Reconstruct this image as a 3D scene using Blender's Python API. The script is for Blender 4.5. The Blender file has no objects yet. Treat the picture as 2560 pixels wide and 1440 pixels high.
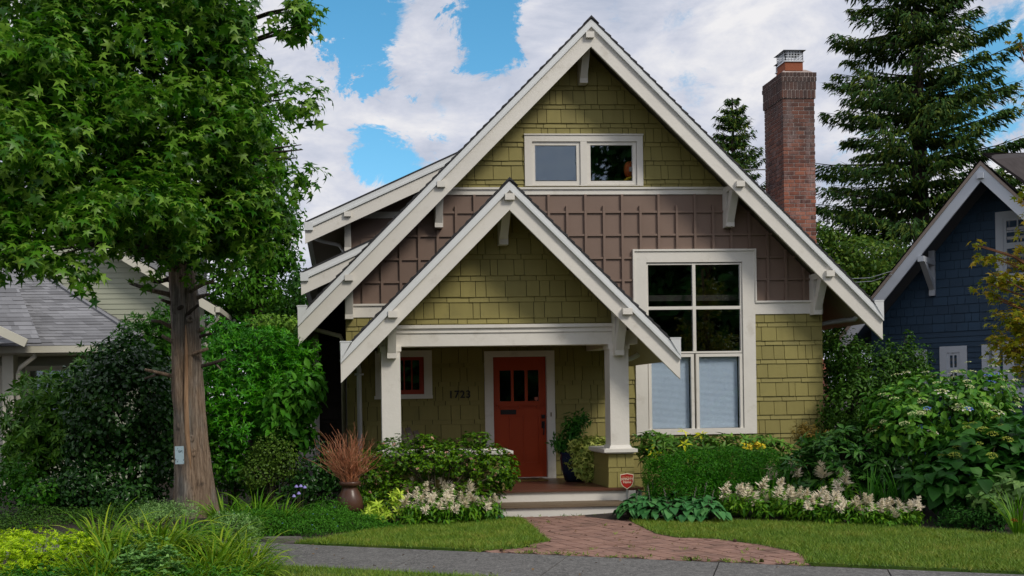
import bpy, math, random
import numpy as np
from mathutils import Vector, Matrix, noise as mnoise

R = math.radians
# ------------------------------------------------------------------ camera
F, PPX, PPY, W0, H0 = 2489.0, 1000.0, 1007.0, 2560, 1440
EYE, YAW, ROLL = 1.665, R(3.5), 0.0150
cam_r = Vector((math.cos(YAW), -math.sin(YAW), 0)); cam_f = Vector((math.sin(YAW), math.cos(YAW), 0)); cam_u = Vector((0, 0, 1))
cr = cam_r*math.cos(ROLL) - cam_u*math.sin(ROLL)
cu = cam_u*math.cos(ROLL) + cam_r*math.sin(ROLL)
CAM = Vector((0, 0, EYE))
scene = bpy.context.scene
cd = bpy.data.cameras.new('camera'); cam = bpy.data.objects.new('camera', cd)
scene.collection.objects.link(cam)
cd.sensor_width = 36; cd.lens = F/W0*36
cd.shift_x = (W0/2-PPX)/W0; cd.shift_y = (PPY-H0/2)/W0
cd.clip_start = .1; cd.clip_end = 1500
m = Matrix((cr, cu, -cam_f)).transposed().to_4x4(); m.translation = CAM
cam.matrix_world = m
scene.camera = cam
scene.render.resolution_x, scene.render.resolution_y = 1024, 576

# ------------------------------------------------------------------ sky, sun, exposure
SUN_EL, SUN_AZ = R(42), R(40)          # azimuth measured from straight behind the camera towards the right
sun_to = Vector((math.sin(SUN_AZ)*math.cos(SUN_EL), -math.cos(SUN_AZ)*math.cos(SUN_EL), math.sin(SUN_EL)))
sd = bpy.data.lights.new('sun', 'SUN'); sd.energy = 2.15; sd.angle = R(14); sd.color = (1, .93, .82)
sun = bpy.data.objects.new('sun', sd); scene.collection.objects.link(sun)
sun.rotation_euler = sun_to.to_track_quat('Z', 'Y').to_euler(); sun.location = (20, -20, 30)

world = bpy.data.worlds.new('World'); scene.world = world; world.use_nodes = True
nt = world.node_tree; N = nt.nodes; L = nt.links
for n in list(N): N.remove(n)
def wn(t, **k):
    n = N.new(t)
    for a, b in k.items(): setattr(n, a, b)
    return n
def wmath(op, a, b=None, clamp=False):
    n = wn('ShaderNodeMath', operation=op, use_clamp=clamp)
    for i, v in enumerate((a, b)):
        if v is None: continue
        if isinstance(v, (int, float)): n.inputs[i].default_value = v
        else: L.new(v, n.inputs[i])
    return n.outputs[0]
out = wn('ShaderNodeOutputWorld'); bg = wn('ShaderNodeBackground'); L.new(bg.outputs[0], out.inputs[0])
sky = wn('ShaderNodeTexSky', sky_type='NISHITA'); sky.sun_disc = False
sky.sun_elevation = SUN_EL; sky.sun_rotation = math.atan2(sun_to.x, sun_to.y)
sky.air_density = 1.0; sky.dust_density = .3; sky.ozone_density = 3.0
hs = wn('ShaderNodeHueSaturation'); hs.inputs['Saturation'].default_value = 1.25; hs.inputs['Hue'].default_value = .480
hs.inputs['Value'].default_value = 1.7
L.new(sky.outputs[0], hs.inputs['Color'])
tc = wn('ShaderNodeTexCoord'); sep = wn('ShaderNodeSeparateXYZ'); L.new(tc.outputs['Generated'], sep.inputs[0])
comb = wn('ShaderNodeMapping'); comb.inputs['Scale'].default_value = (1, 1, 1.45); L.new(tc.outputs['Generated'], comb.inputs[0])
def wnoise(scale, detail, rough, off, dist=0.0, stretch=(1, 1, 1)):
    mp = wn('ShaderNodeMapping'); mp.inputs['Location'].default_value = off; mp.inputs['Scale'].default_value = stretch
    L.new(comb.outputs[0], mp.inputs[0])
    n = wn('ShaderNodeTexNoise'); n.inputs['Scale'].default_value = scale; n.inputs['Detail'].default_value = detail
    n.inputs['Roughness'].default_value = rough; n.inputs['Distortion'].default_value = dist
    L.new(mp.outputs[0], n.inputs['Vector']); return n.outputs[0]
big = wnoise(4.6, 10, .60, (3.1, 1.7, .4), .25)
fine = wnoise(17, 12, .72, (1.3, 5.1, 2.4), .4)
shade = wnoise(7.5, 8, .60, (7.3, 2.2, 1.9), .3, (1, 1, 1.5))
# openings of blue at the places the photograph has them
def pdir(px, py): return (cam_f + cr*((px-PPX)/F) + cu*((PPY-py)/F)).normalized()
hole = None
for px, py, rad, amt in [(1225, 75, .036, .30), (1240, 140, .022, .16), (930, 40, .046, .32), (870, 120, .030, .26), (850, 205, .020, .16), (935, 265, .020, .16), (1000, 392, .032, .24), (930, 385, .025, .2), (1095, 265, .020, .16), (860, 450, .018, .12), (2480, 190, .040, .18), (2520, 20, .03, .15), (2330, 300, .05, .14), (1545, 20, .014, .1),
                            (1700, 60, .02, .12), (1720, 235, .026, .16), (790, 20, .03, .24), (2130, 480, .04, .1), (1085, 60, .030, -.16), (1030, 130, .024, -.14), (815, 90, .02, -.12), (1330, 70, .03, -.14), (1235, -40, .04, .26), (960, -20, .05, .2), (700, 500, .03, .1)]:
    d = pdir(px, py)
    vm = wn('ShaderNodeVectorMath', operation='DISTANCE'); nrm = wn('ShaderNodeVectorMath', operation='NORMALIZE')
    L.new(tc.outputs['Generated'], nrm.inputs[0]); L.new(nrm.outputs[0], vm.inputs[0]); vm.inputs[1].default_value = d; dist_ = wmath('ADD', vm.outputs['Value'], wmath('MULTIPLY', wmath('SUBTRACT', fine, .5), rad*3.4))
    g = wn('ShaderNodeMapRange', interpolation_type='SMOOTHSTEP'); L.new(dist_, g.inputs[0])
    g.inputs[1].default_value = 0; g.inputs[2].default_value = rad*1.9; g.inputs[3].default_value = amt; g.inputs[4].default_value = 0
    hole = g.outputs[0] if hole is None else wmath('ADD', hole, g.outputs[0])
cov = wmath('SUBTRACT', wmath('ADD', wmath('ADD', wmath('MULTIPLY', big, .62), wmath('MULTIPLY', fine, .22)), .218), hole)
mask = wn('ShaderNodeMapRange', interpolation_type='SMOOTHSTEP'); L.new(cov, mask.inputs[0])
mask.inputs[1].default_value = .395; mask.inputs[2].default_value = .55
cr_ = wn('ShaderNodeValToRGB'); L.new(shade, cr_.inputs[0])
e = cr_.color_ramp.elements; e[0].position = .33; e[0].color = (.50, .56, .70, 1); e[1].position = .64; e[1].color = (.98, .97, .99, 1)
e2 = e.new(.49); e2.color = (.72, .75, .86, 1)
CLOUD = 8.9
sc_ = wn('ShaderNodeVectorMath', operation='SCALE'); L.new(cr_.outputs[0], sc_.inputs[0]); sc_.inputs['Scale'].default_value = CLOUD
mx = wn('ShaderNodeMix', data_type='RGBA'); L.new(mask.outputs[0], mx.inputs['Factor'])
L.new(hs.outputs[0], mx.inputs['A']); L.new(sc_.outputs[0], mx.inputs['B'])
L.new(mx.outputs['Result'], bg.inputs[0]); bg.inputs[1].default_value = .10
vs = scene.view_settings
vs.view_transform = 'Standard'; vs.look = 'None'; vs.exposure = 0.0; vs.gamma = 1.0; vs.use_curve_mapping = False
cy = scene.cycles
cy.max_bounces = 6; cy.diffuse_bounces = 3; cy.glossy_bounces = 3; cy.transmission_bounces = 4; cy.transparent_max_bounces = 12
cy.sample_clamp_indirect = 6; cy.caustics_reflective = False; cy.caustics_refractive = False

# ------------------------------------------------------------------ pixel -> place
def ray(px, py): return cam_f + cr*((px-PPX)/F) + cu*((PPY-py)/F)
def P(px, py, Y):
    d = ray(px, py); return CAM + d*(Y/d.y)
def PG(px, py, z=0.0):
    d = ray(px, py); return CAM + d*((z-EYE)/d.z)
def PL(px, py, p0, n):
    d = ray(px, py); return CAM + d*((p0-CAM).dot(n)/d.dot(n))
def XX(px, py, Y): return P(px, py, Y).x
def ZZ(px, py, Y): return P(px, py, Y).z

# ------------------------------------------------------------------ objects
COL = scene.collection
def tag(o, label=None, cat=None, group=None, kind=None):
    if label: o['label'] = label
    if cat: o['category'] = cat
    if group: o['group'] = group
    if kind: o['kind'] = kind
    return o
def thing(name, label, cat, loc=(0, 0, 0), group=None):
    o = bpy.data.objects.new(name, None); COL.objects.link(o); o.location = loc; o.empty_display_size = .2
    return tag(o, label, cat, group)
def put(name, me, mat, parent=None):
    """link a mesh made in world coordinates; under a thing (an Empty that only has a location) it keeps its place"""
    o = bpy.data.objects.new(name, me); COL.objects.link(o)
    if mat is not None and not me.materials: me.materials.append(mat)
    if parent is not None:
        o.parent = parent
        if parent.type == 'EMPTY': o.location = -Vector(parent.location)
    return o
def copy_thing(o, loc, rotz=0, scale=1, label=None, group=None):
    c = o.copy(); COL.objects.link(c); c.location = loc; c.rotation_euler = (0, 0, rotz); c.scale = (scale,)*3
    if label: c['label'] = label
    if group: c['group'] = group
    for ch in list(o.children):
        d = ch.copy(); COL.objects.link(d); d.parent = c
        for g in list(ch.children):
            h = g.copy(); COL.objects.link(h); h.parent = d
    return c

class MB:
    def __init__(s): s.v = []; s.f = []
    def add(s, vs, fs):
        b = len(s.v); s.v += [tuple(v) for v in vs]; s.f += [tuple(i+b for i in f) for f in fs]; return s
    def box(s, x0, x1, y0, y1, z0, z1):
        if x0 > x1: x0, x1 = x1, x0
        if y0 > y1: y0, y1 = y1, y0
        if z0 > z1: z0, z1 = z1, z0
        return s.add([(x0,y0,z0),(x1,y0,z0),(x1,y1,z0),(x0,y1,z0),(x0,y0,z1),(x1,y0,z1),(x1,y1,z1),(x0,y1,z1)],
                     [(0,3,2,1),(4,5,6,7),(0,1,5,4),(1,2,6,5),(2,3,7,6),(3,0,4,7)])
    def prism(s, pts, vec):
        pts = [Vector(p) for p in pts]; n = len(pts); vec = Vector(vec)
        nrm = Vector((0, 0, 0))
        for i in range(n):
            a, b = pts[i], pts[(i+1) % n]
            nrm += Vector(((a.y-b.y)*(a.z+b.z), (a.z-b.z)*(a.x+b.x), (a.x-b.x)*(a.y+b.y)))
        if nrm.dot(vec) > 0: pts.reverse()
        fs = [tuple(range(n)), tuple(range(2*n-1, n-1, -1))] + [(i, i+n, (i+1) % n+n, (i+1) % n) for i in range(n)]
        fs = [fs[0], fs[1]] + [(i, n+i, n+(i+1) % n, (i+1) % n) for i in range(n)]
        return s.add(pts+[p+vec for p in pts], fs)
    def bar(s, a, b, w, h, up=(0, 0, 1)):
        a, b = Vector(a), Vector(b); d = (b-a).normalized(); up = Vector(up)
        x = d.cross(up); x = x.normalized() if x.length > 1e-6 else Vector((1, 0, 0)); u = x.cross(d)
        q = [x*w/2+u*h/2, -x*w/2+u*h/2, -x*w/2-u*h/2, x*w/2-u*h/2]
        return s.add([a+k for k in q]+[b+k for k in q], [(0,1,2,3),(7,6,5,4),(0,4,5,1),(1,5,6,2),(2,6,7,3),(3,7,4,0)])
    def tube(s, path, rad, seg=8, jit=0, seed=0, squash=None):
        path = [Vector(p) for p in path]; n = len(path); rnd = random.Random(seed)
        if not isinstance(rad, (list, tuple)): rad = [rad]*n
        b = len(s.v); ref = Vector((.31, .17, .93))
        for i, p in enumerate(path):
            d = (path[min(i+1, n-1)]-path[max(i-1, 0)]).normalized()
            x = d.cross(ref)
            if x.length < .1: x = d.cross(Vector((1, 0, 0)))
            x.normalize(); y = d.cross(x)
            for k in range(seg):
                a = 2*math.pi*k/seg; r = rad[i]*(1+jit*(rnd.random()-.5))
                s.v.append(tuple(p+x*(math.cos(a)*r)+y*(math.sin(a)*r)))
        for i in range(n-1):
            for k in range(seg):
                k2 = (k+1) % seg
                s.f.append((b+i*seg+k, b+i*seg+k2, b+(i+1)*seg+k2, b+(i+1)*seg+k))
        s.f.append(tuple(b+k for k in range(seg-1, -1, -1))); s.f.append(tuple(b+(n-1)*seg+k for k in range(seg)))
        return s
    def lathe(s, prof, c, seg=28):
        b = len(s.v); n = len(prof)
        for r, z in prof:
            for k in range(seg):
                a = 2*math.pi*k/seg; s.v.append((c[0]+r*math.cos(a), c[1]+r*math.sin(a), c[2]+z))
        for i in range(n-1):
            for k in range(seg):
                k2 = (k+1) % seg; s.f.append((b+i*seg+k, b+i*seg+k2, b+(i+1)*seg+k2, b+(i+1)*seg+k))
        s.f.append(tuple(b+k for k in range(seg-1, -1, -1))); s.f.append(tuple(b+(n-1)*seg+k for k in range(seg)))
        return s
    def mesh(s, name, smooth=False):
        me = bpy.data.meshes.new(name); me.from_pydata(s.v, [], s.f); me.update()
        if smooth: me.polygons.foreach_set('use_smooth', [True]*len(me.polygons))
        return me
    def build(s, name, mat, parent=None, smooth=False): return put(name, s.mesh(name, smooth), mat, parent)

def text_mesh(body, size, extrude, fat=0.0, shear=0, align='CENTER', spacing=1):
    cu_ = bpy.data.curves.new('lettering', 'FONT'); cu_.body = body; cu_.size = size; cu_.extrude = extrude; cu_.align_x = align
    cu_.offset = fat; cu_.space_character = spacing
    o = bpy.data.objects.new('lettering', cu_); COL.objects.link(o)
    dg = bpy.context.evaluated_depsgraph_get()
    me = bpy.data.meshes.new_from_object(o.evaluated_get(dg)); bpy.data.objects.remove(o)
    me.transform(Matrix.Rotation(R(90), 4, 'X')); return me

# ------------------------------------------------------------------ materials
MATS = {}
class NT:
    def __init__(s, name):
        s.m = bpy.data.materials.new(name); s.m.use_nodes = True; s.t = s.m.node_tree
        s.b = s.t.nodes['Principled BSDF']; s.o = s.t.nodes['Material Output']
    def n(s, t, ins=None, **k):
        x = s.t.nodes.new(t)
        for a, b in k.items(): setattr(x, a, b)
        for a, b in (ins or {}).items(): s.set(x, a, b)
        return x
    def set(s, x, a, b):
        if hasattr(b, 'is_output') or isinstance(b, bpy.types.NodeSocket): s.t.links.new(b, x.inputs[a])
        else: x.inputs[a].default_value = b
    def noise(s, scale, detail=4, rough=.55, stretch=None, coord='Object'):
        c = s.n('ShaderNodeTexCoord'); v = c.outputs[coord]
        if stretch:
            mp = s.n('ShaderNodeMapping'); mp.inputs['Scale'].default_value = stretch; s.t.links.new(v, mp.inputs[0]); v = mp.outputs[0]
        return s.n('ShaderNodeTexNoise', {'Vector': v, 'Scale': scale, 'Detail': detail, 'Roughness': rough}).outputs[0]
    def ramp(s, fac, stops):
        r = s.n('ShaderNodeValToRGB', {'Fac': fac}); el = r.color_ramp.elements
        while len(el) < len(stops): el.new(.5)
        for e_, (p, c) in zip(el, stops): e_.position = p; e_.color = (*c, 1)
        return r.outputs[0]
    def mix(s, fac, a, b, blend='MIX'):
        x = s.n('ShaderNodeMix', data_type='RGBA', blend_type=blend)
        s.set(x, 'Factor', fac)
        for k, v in (('A', a), ('B', b)): s.set(x, k, (*v, 1) if isinstance(v, tuple) and len(v) == 3 else v)
        return x.outputs['Result']
    def math(s, op, a, b=0.0, clamp=False):
        x = s.n('ShaderNodeMath', operation=op, use_clamp=clamp); s.set(x, 0, a); s.set(x, 1, b); return x.outputs[0]
    def bump(s, h, strength, dist=.01):
        x = s.n('ShaderNodeBump', {'Height': h, 'Strength': strength, 'Distance': dist}); s.t.links.new(x.outputs[0], s.b.inputs['Normal'])
    def island(s): return s.n('ShaderNodeNewGeometry').outputs['Random Per Island']
def scl(c, k): return tuple(min(1, v*k) for v in c)
def mat(name, col, rough=.6, var=.12, nscale=3.0, island=0.0, bump=0.0, bscale=40, stretch=None, dirt=None, spec=.35, metal=0.0):
    if name in MATS: return MATS[name]
    t = NT(name)
    c = t.ramp(t.noise(nscale, 5, .6, stretch), [(.25, scl(col, 1-var)), (.75, scl(col, 1+var))])
    if island:
        v = t.ramp(t.island(), [(0, (1-island,)*3), (1, (1+island*.0+0,)*3)])
        c = t.mix(1.0, c, v, 'MULTIPLY')
    if dirt:
        dcol, lo, hi, ds = dirt
        mk = t.n('ShaderNodeMapRange', {0: t.noise(ds, 6, .65), 1: lo, 2: hi}).outputs[0]
        c = t.mix(mk, c, dcol)
    t.t.links.new(c, t.b.inputs['Base Color'])
    t.b.inputs['Roughness'].default_value = rough; t.b.inputs['Specular IOR Level'].default_value = spec; t.b.inputs['Metallic'].default_value = metal
    if bump: t.bump(t.noise(bscale, 5, .6, stretch), bump)
    MATS[name] = t.m; return t.m
def leafmat(name, cols, rough=.5, trans=.3, patch=.35, pscale=1.2, spec=.4):
    """cols: three colours leaves of this plant have, dark to light; each leaf draws one, and whole patches of leaves lean to one"""
    if name in MATS: return MATS[name]
    t = NT(name); cols = [(a*1.62, b*1.98, c*.88) for a, b, c in cols]
    f = t.math('ADD', t.math('MULTIPLY', t.island(), 1-patch), t.math('MULTIPLY', t.noise(pscale, 2, .5), patch), True)
    c = t.ramp(f, [(.12, cols[0]), (.5, cols[1]), (.9, cols[2])])
    t.t.links.new(c, t.b.inputs['Base Color']); t.b.inputs['Roughness'].default_value = rough
    t.b.inputs['Specular IOR Level'].default_value = spec*.45
    tr = t.n('ShaderNodeBsdfTranslucent'); t.t.links.new(t.mix(.5, c, (.20, .34, .02), 'ADD') if False else c, tr.inputs[0])
    mxs = t.n('ShaderNodeMixShader', {0: trans}); t.t.links.new(t.b.outputs[0], mxs.inputs[1]); t.t.links.new(tr.outputs[0], mxs.inputs[2])
    t.t.links.new(mxs.outputs[0], t.o.inputs[0]); MATS[name] = t.m; return t.m
def glassmat(name, refl=.12, tint=(.96, .98, .99)):
    if name in MATS: return MATS[name]
    t = NT(name); t.t.nodes.remove(t.b)
    tr = t.n('ShaderNodeBsdfTransparent'); tr.inputs[0].default_value = (*tint, 1)
    gl = t.n('ShaderNodeBsdfGlossy'); gl.inputs['Roughness'].default_value = .015; gl.inputs[0].default_value = (.70, .85, 1, 1)
    lw_ = t.n('ShaderNodeLayerWeight'); lw_.inputs[0].default_value = .5
    fac = t.math('ADD', t.math('MULTIPLY', t.math('POWER', lw_.outputs['Facing'], 5.0), 1-refl), refl, True)
    mxs = t.n('ShaderNodeMixShader', {0: fac}); t.t.links.new(tr.outputs[0], mxs.inputs[1]); t.t.links.new(gl.outputs[0], mxs.inputs[2])
    t.t.links.new(mxs.outputs[0], t.o.inputs[0]); MATS[name] = t.m; return t.m

WHITE = mat('white_paint', (.75, .72, .655), .5, .06, 1.4, dirt=((.50, .46, .38), .58, .90, 3.2), bump=.25, bscale=22)
SKYWHITE = mat('sky_tinted_white', (.70, .72, .72), .45, .04, 1.6, dirt=((.55, .56, .55), .62, .9, 2.0))  # skylight blue put into the rake moulding colour; gutters and downspouts share it
OLIVE = mat('olive_shingle_paint', (.295, .256, .080), .62, .07, 1.3, island=.15, dirt=((.19, .17, .06), .58, .9, 2.6), bump=.35, bscale=30, stretch=(9, 9, .7))
GAP = mat('shingle_backing', (.035, .028, .012), .9, .1)
BROWN = mat('brown_panel_paint', (.215, .148, .115), .6, .07, 1.3, bump=.1, bscale=30)
SHADEBROWN = mat('shaded_brown_shingle', (.030, .022, .017), .7, .2, 3, island=.3)  # brown taken near black to hold the deep eave shade on the bay
ROOF = mat('charcoal_roof_shingle', (.045, .046, .050), .85, .25, 9, island=.35)
SOFFIT = mat('soffit_board_paint', (.34, .31, .19), .6, .08, 2, stretch=(1, 14, 1))
RED = mat('red_door_paint', (.40, .050, .011), .38, .08, 2.5, bump=.05)
REDTRIM = mat('dark_red_sash_paint', (.34, .035, .012), .4, .08, 2.5)
BLACK = mat('black_metal', (.012, .012, .013), .4, .1)
DECK = mat('brown_deck_paint', (.115, .048, .030), .38, .15, 3, stretch=(1, 6, 6), bump=.1)
TREAD = mat('worn_tread_wood', (.165, .120, .075), .6, .2, 3, stretch=(1, 9, 9), bump=.2)
GLASS = glassmat('window_glass', .080)
GLASSHI = glassmat('upper_window_glass', .11)
DARKROOM = mat('dark_interior', (.02, .02, .02), .9, .1)
BLIND = mat('pleated_blind_fabric', (.80, .88, .98), .8, .03, 3)
METAL = mat('galvanised_metal', (.50, .52, .54), .35, .1, 5, metal=.8)
CLAY = mat('clay_flue', (.29, .085, .038), .8, .15, 6)
# ================================================================== the green craftsman house
YW, YB, YG, YPB, YF = 16.70, 16.12, 14.78, 14.10, 14.60   # main wall, main bargeboard, porch gable wall, porch bargeboard, post fronts
rng = random.Random(4)
house = thing('craftsman_house', 'olive green shingled craftsman house with steep white trimmed gables and a red front door', 'house', (P(1460, 1000, YW).x, YW, 0))

def clip_convex(poly, region):
    """Sutherland-Hodgman, both in (x, z); region counter-clockwise"""
    for i in range(len(region)):
        a, b = region[i], region[(i+1) % len(region)]
        def side(p): return (b[0]-a[0])*(p[1]-a[1])-(b[1]-a[1])*(p[0]-a[0])
        outp = []
        for j in range(len(poly)):
            p, q = poly[j], poly[(j+1) % len(poly)]; sp, sq = side(p), side(q)
            if sp >= 0: outp.append(p)
            if (sp >= 0) != (sq >= 0):
                k = sp/(sp-sq); outp.append((p[0]+(q[0]-p[0])*k, p[1]+(q[1]-p[1])*k))
        poly = outp
        if len(poly) < 3: return []
    return poly
def minus_rects(r, holes):
    rs = [r]
    for hx0, hx1, hz0, hz1 in holes:
        nr = []
        for x0, x1, z0, z1 in rs:
            if hx1 <= x0 or hx0 >= x1 or hz1 <= z0 or hz0 >= z1: nr.append((x0, x1, z0, z1)); continue
            if hx0 > x0: nr.append((x0, hx0, z0, z1))
            if hx1 < x1: nr.append((hx1, x1, z0, z1))
            a, b = max(x0, hx0), min(x1, hx1)
            if hz0 > z0: nr.append((a, b, z0, hz0))
            if hz1 < z1: nr.append((a, b, hz1, z1))
        rs = nr
    return [q for q in rs if q[1]-q[0] > 1e-4 and q[3]-q[2] > 1e-4]
def rect(r): return [(r[0], r[2]), (r[1], r[2]), (r[1], r[3]), (r[0], r[3])]
def wall_mb(region, holes, Y, thick=.15):
    mb = MB(); xs = [p[0] for p in region]; zs = [p[1] for p in region]
    for r in minus_rects((min(xs), max(xs), min(zs), max(zs)), holes):
        pl = clip_convex(rect(r), region)
        if pl: mb.prism([(x, Y, z) for x, z in pl], (0, thick, 0))
    return mb
def shingle_mb(region, holes, Y, zanchor, wide=(.10, .36), seed=0, big=.240, small=.078, fl=None):
    """courses of single shingles; zanchor = bottom edge of one narrow course. fl(z) lets the wall flare outward"""
    rn = random.Random(seed); mb = MB(); xs = [p[0] for p in region]; zs = [p[1] for p in region]
    per = big+small; k0 = int((min(zs)-zanchor)/per)-2; k1 = int((max(zs)-zanchor)/per)+2
    for k in range(k0, k1):
        zb = zanchor+k*per
        for z0, z1 in ((zb, zb+small), (zb+small, zb+per)):
            x = min(xs)-rn.random()*.2
            while x < max(xs):
                w = rn.uniform(*wide)*(1.15 if z1-z0 < .1 else 1); g = .0045
                off = rn.uniform(0, .005); dz = rn.uniform(-.003, .003)
                for r in minus_rects((x+g, x+w-g, z0+dz, z1+.004), holes):
                    pl = clip_convex(rect(r), region)
                    if len(pl) >= 3:
                        H = z1-z0
                        fr = [(px_, Y-.006-off-(.020 if H > .1 else .015)*(1-(pz-z0)/H), pz) for px_, pz in pl]
                        b = len(mb.v); n = len(pl)
                        mb.v += fr+[(px_, Y, pz) for px_, pz in pl]
                        mb.f.append(tuple(b+i for i in range(n)))
                        mb.f += [(b+(i+1) % n, b+i, b+n+i, b+n+(i+1) % n) for i in range(n)]
                x += w
    return mb
def ring(mb, x0, x1, z0, z1, w, y0, y1):
    l, r, t, b = w if isinstance(w, tuple) else (w,)*4
    mb.box(x0, x0+l, y0, y1, z0, z1); mb.box(x1-r, x1, y0, y1, z0, z1)
    mb.box(x0+l, x1-r, y0, y1, z1-t, z1); mb.box(x0+l, x1-r, y0, y1, z0, z0+b); return mb

# ---- where things are
AX = XX(1477, 60, YB); AZ = ZZ(1477, 42, YB)
XL, XR = XX(744.5, 800, YB), XX(2206, 780, YB)
V_MAIN = .487
WL, WR = XX(866, 900, YW), XX(2055.5, 900, YW)
PAX = XX(1273.3, 480, YPB); PAZ = ZZ(1273.3, 445.5, YPB)
PXL, PXR = XX(851.5, 890, YPB), XX(1700, 890, YPB)
V_PORCH = .452
def topz(x): return AZ-abs(x-AX)
def ptopz(x): return PAZ-abs(x-PAX)
DZ = ZZ(1350, 1224, YF-.05)                                   # deck level
b1t, b1b = ZZ(1470, 468.6, YW-.03), ZZ(1470, 486.3, YW-.03)
b2t, b2b = ZZ(1970, 751.6, YW-.03), ZZ(1970, 784.6, YW-.03)
def WRECT(x0, x1, y0, y1, Y=YW-.03, cx=None, cy_=None):
    cx = cx or (x0+x1)/2; cy_ = cy_ or (y0+y1)/2
    return XX(x0, cy_, Y), XX(x1, cy_, Y), ZZ(cx, y1, Y), ZZ(cx, y0, Y)
UW = WRECT(1311.5, 1607, 338.5, 465)
BW = WRECT(1588, 1888.5, 623.5, 1086)
DOOR = WRECT(1212.5, 1387.5, 877, 1196)
SW = WRECT(938, 1080, 876.5, 996.5)
apexw = AZ-.26
def gpoly(z0, z1, slack=.0):
    reg = [(WL-9, z0), (WR+9, z0), (WR+9, z1), (WL-9, z1)]
    g = [(WL, -.2), (WR, -.2), (WR, apexw-(WR-AX)), (AX, apexw), (WL, apexw-(AX-WL))]
    return clip_convex(reg, g)
def shr(r, d=.03): return (r[0]+d, r[1]-d, r[2]+d, r[3]-d)
holes = [shr(UW), shr(BW), (DOOR[0]+.03, DOOR[1]-.03, DOOR[2]-.3, DOOR[3]-.03), shr(SW)]
# backing, shingles, panels
wall_mb(gpoly(-.2, 99), [shr(UW, .1), shr(BW, .1), (DOOR[0]+.1, DOOR[1]-.1, DOOR[2]-.3, DOOR[3]-.1), shr(SW, .1)], YW, .14).build('wall', GAP, house)
za = ZZ(1950, 862.7, YW)
up = MB(); s1 = shingle_mb(gpoly(b1t-.01, 99), holes, YW, ZZ(1450, 226.7, YW), seed=3); s1.build('shingle_siding', OLIVE, house)
shingle_mb(gpoly(-.1, b2b+.01), holes, YW, za, seed=5).build('shingle_siding', OLIVE, house)
pan = wall_mb(gpoly(b2b+.01, b1b), [shr(BW)], YW-.012, .011)
bat = MB()
pitch_b = (XX(2005.4, 640, YW)-XX(1417, 600, YW))/13
xb0 = XX(1417, 560, YW)
hz = [ZZ(1700, y, YW) for y in (532.3, 589.5, 646.6, 702.5)]
for k in range(-14, 16):
    x = xb0+k*pitch_b
    if not (WL < x < WR): continue
    ztop = min(b1b if k % 2 else ZZ(1600, 514.7, YW), apexw-abs(x-AX)-.03)
    for r in minus_rects((x-.021, x+.021, b2t, ztop), [shr(BW)]):
        if ztop > b2t: bat.box(r[0], r[1], YW-.050, YW-.010, r[2], r[3])
for z in hz:
    half = apexw-z
    x0, x1 = max(WL, AX-half), min(WR, AX+half)
    for r in minus_rects((x0, x1, z-.003, z+.032), [shr(BW)]):
        bat.box(r[0], r[1], YW-.040, YW-.010, r[2], r[3])
pw = pan.build('panel_wall', BROWN, house); bat.build('batten_grid', BROWN, pw)
# white bands
def band(x0, x1, zt, zb, name='trim_band', cap=.034):
    mb = MB(); mb.box(x0, x1, YW-.035, YW-.004, zb, zt-cap); mb.box(x0-.0, x1+.0, YW-.06, YW-.002, zt-cap, zt)
    return mb.build(name, WHITE, house)
hb = apexw-b1t
band(AX-hb-.05, AX+hb+.05, b1t, b1b)
band(BW[1]+.002, WR+.01, b2t, b2b, cap=.032)
band(WL-.012, BW[0]-.002, ZZ(910, 760, YW-.03), ZZ(910, 793.5, YW-.03), cap=.032)
# corner shingle returns and hollow body of the house
body = MB()
body.box(WR-.12, WR-.001, YW+.141, 28, -.2, apexw-(WR-AX)); body.box(WL+.001, WL+.12, YW+.141, 28, -.2, apexw-(AX-WL))
body.prism([(WL, 28, -.2), (WR, 28, -.2), (WR, 28, apexw-(WR-AX)), (AX, 28, apexw), (WL, 28, apexw-(AX-WL))], (0, .15, 0))
body.box(WL+.13, WR-.13, YW+2.5, YW+2.6, 0, 3.3); body.box(WL+.13, WR-.13, YW+.15, 27.9, .25, .35); body.box(WL+.13, WR-.13, YW+.15, 27.9, 3.35, 3.45)
body.build('side_wall', SHADEBROWN, house)

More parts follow.
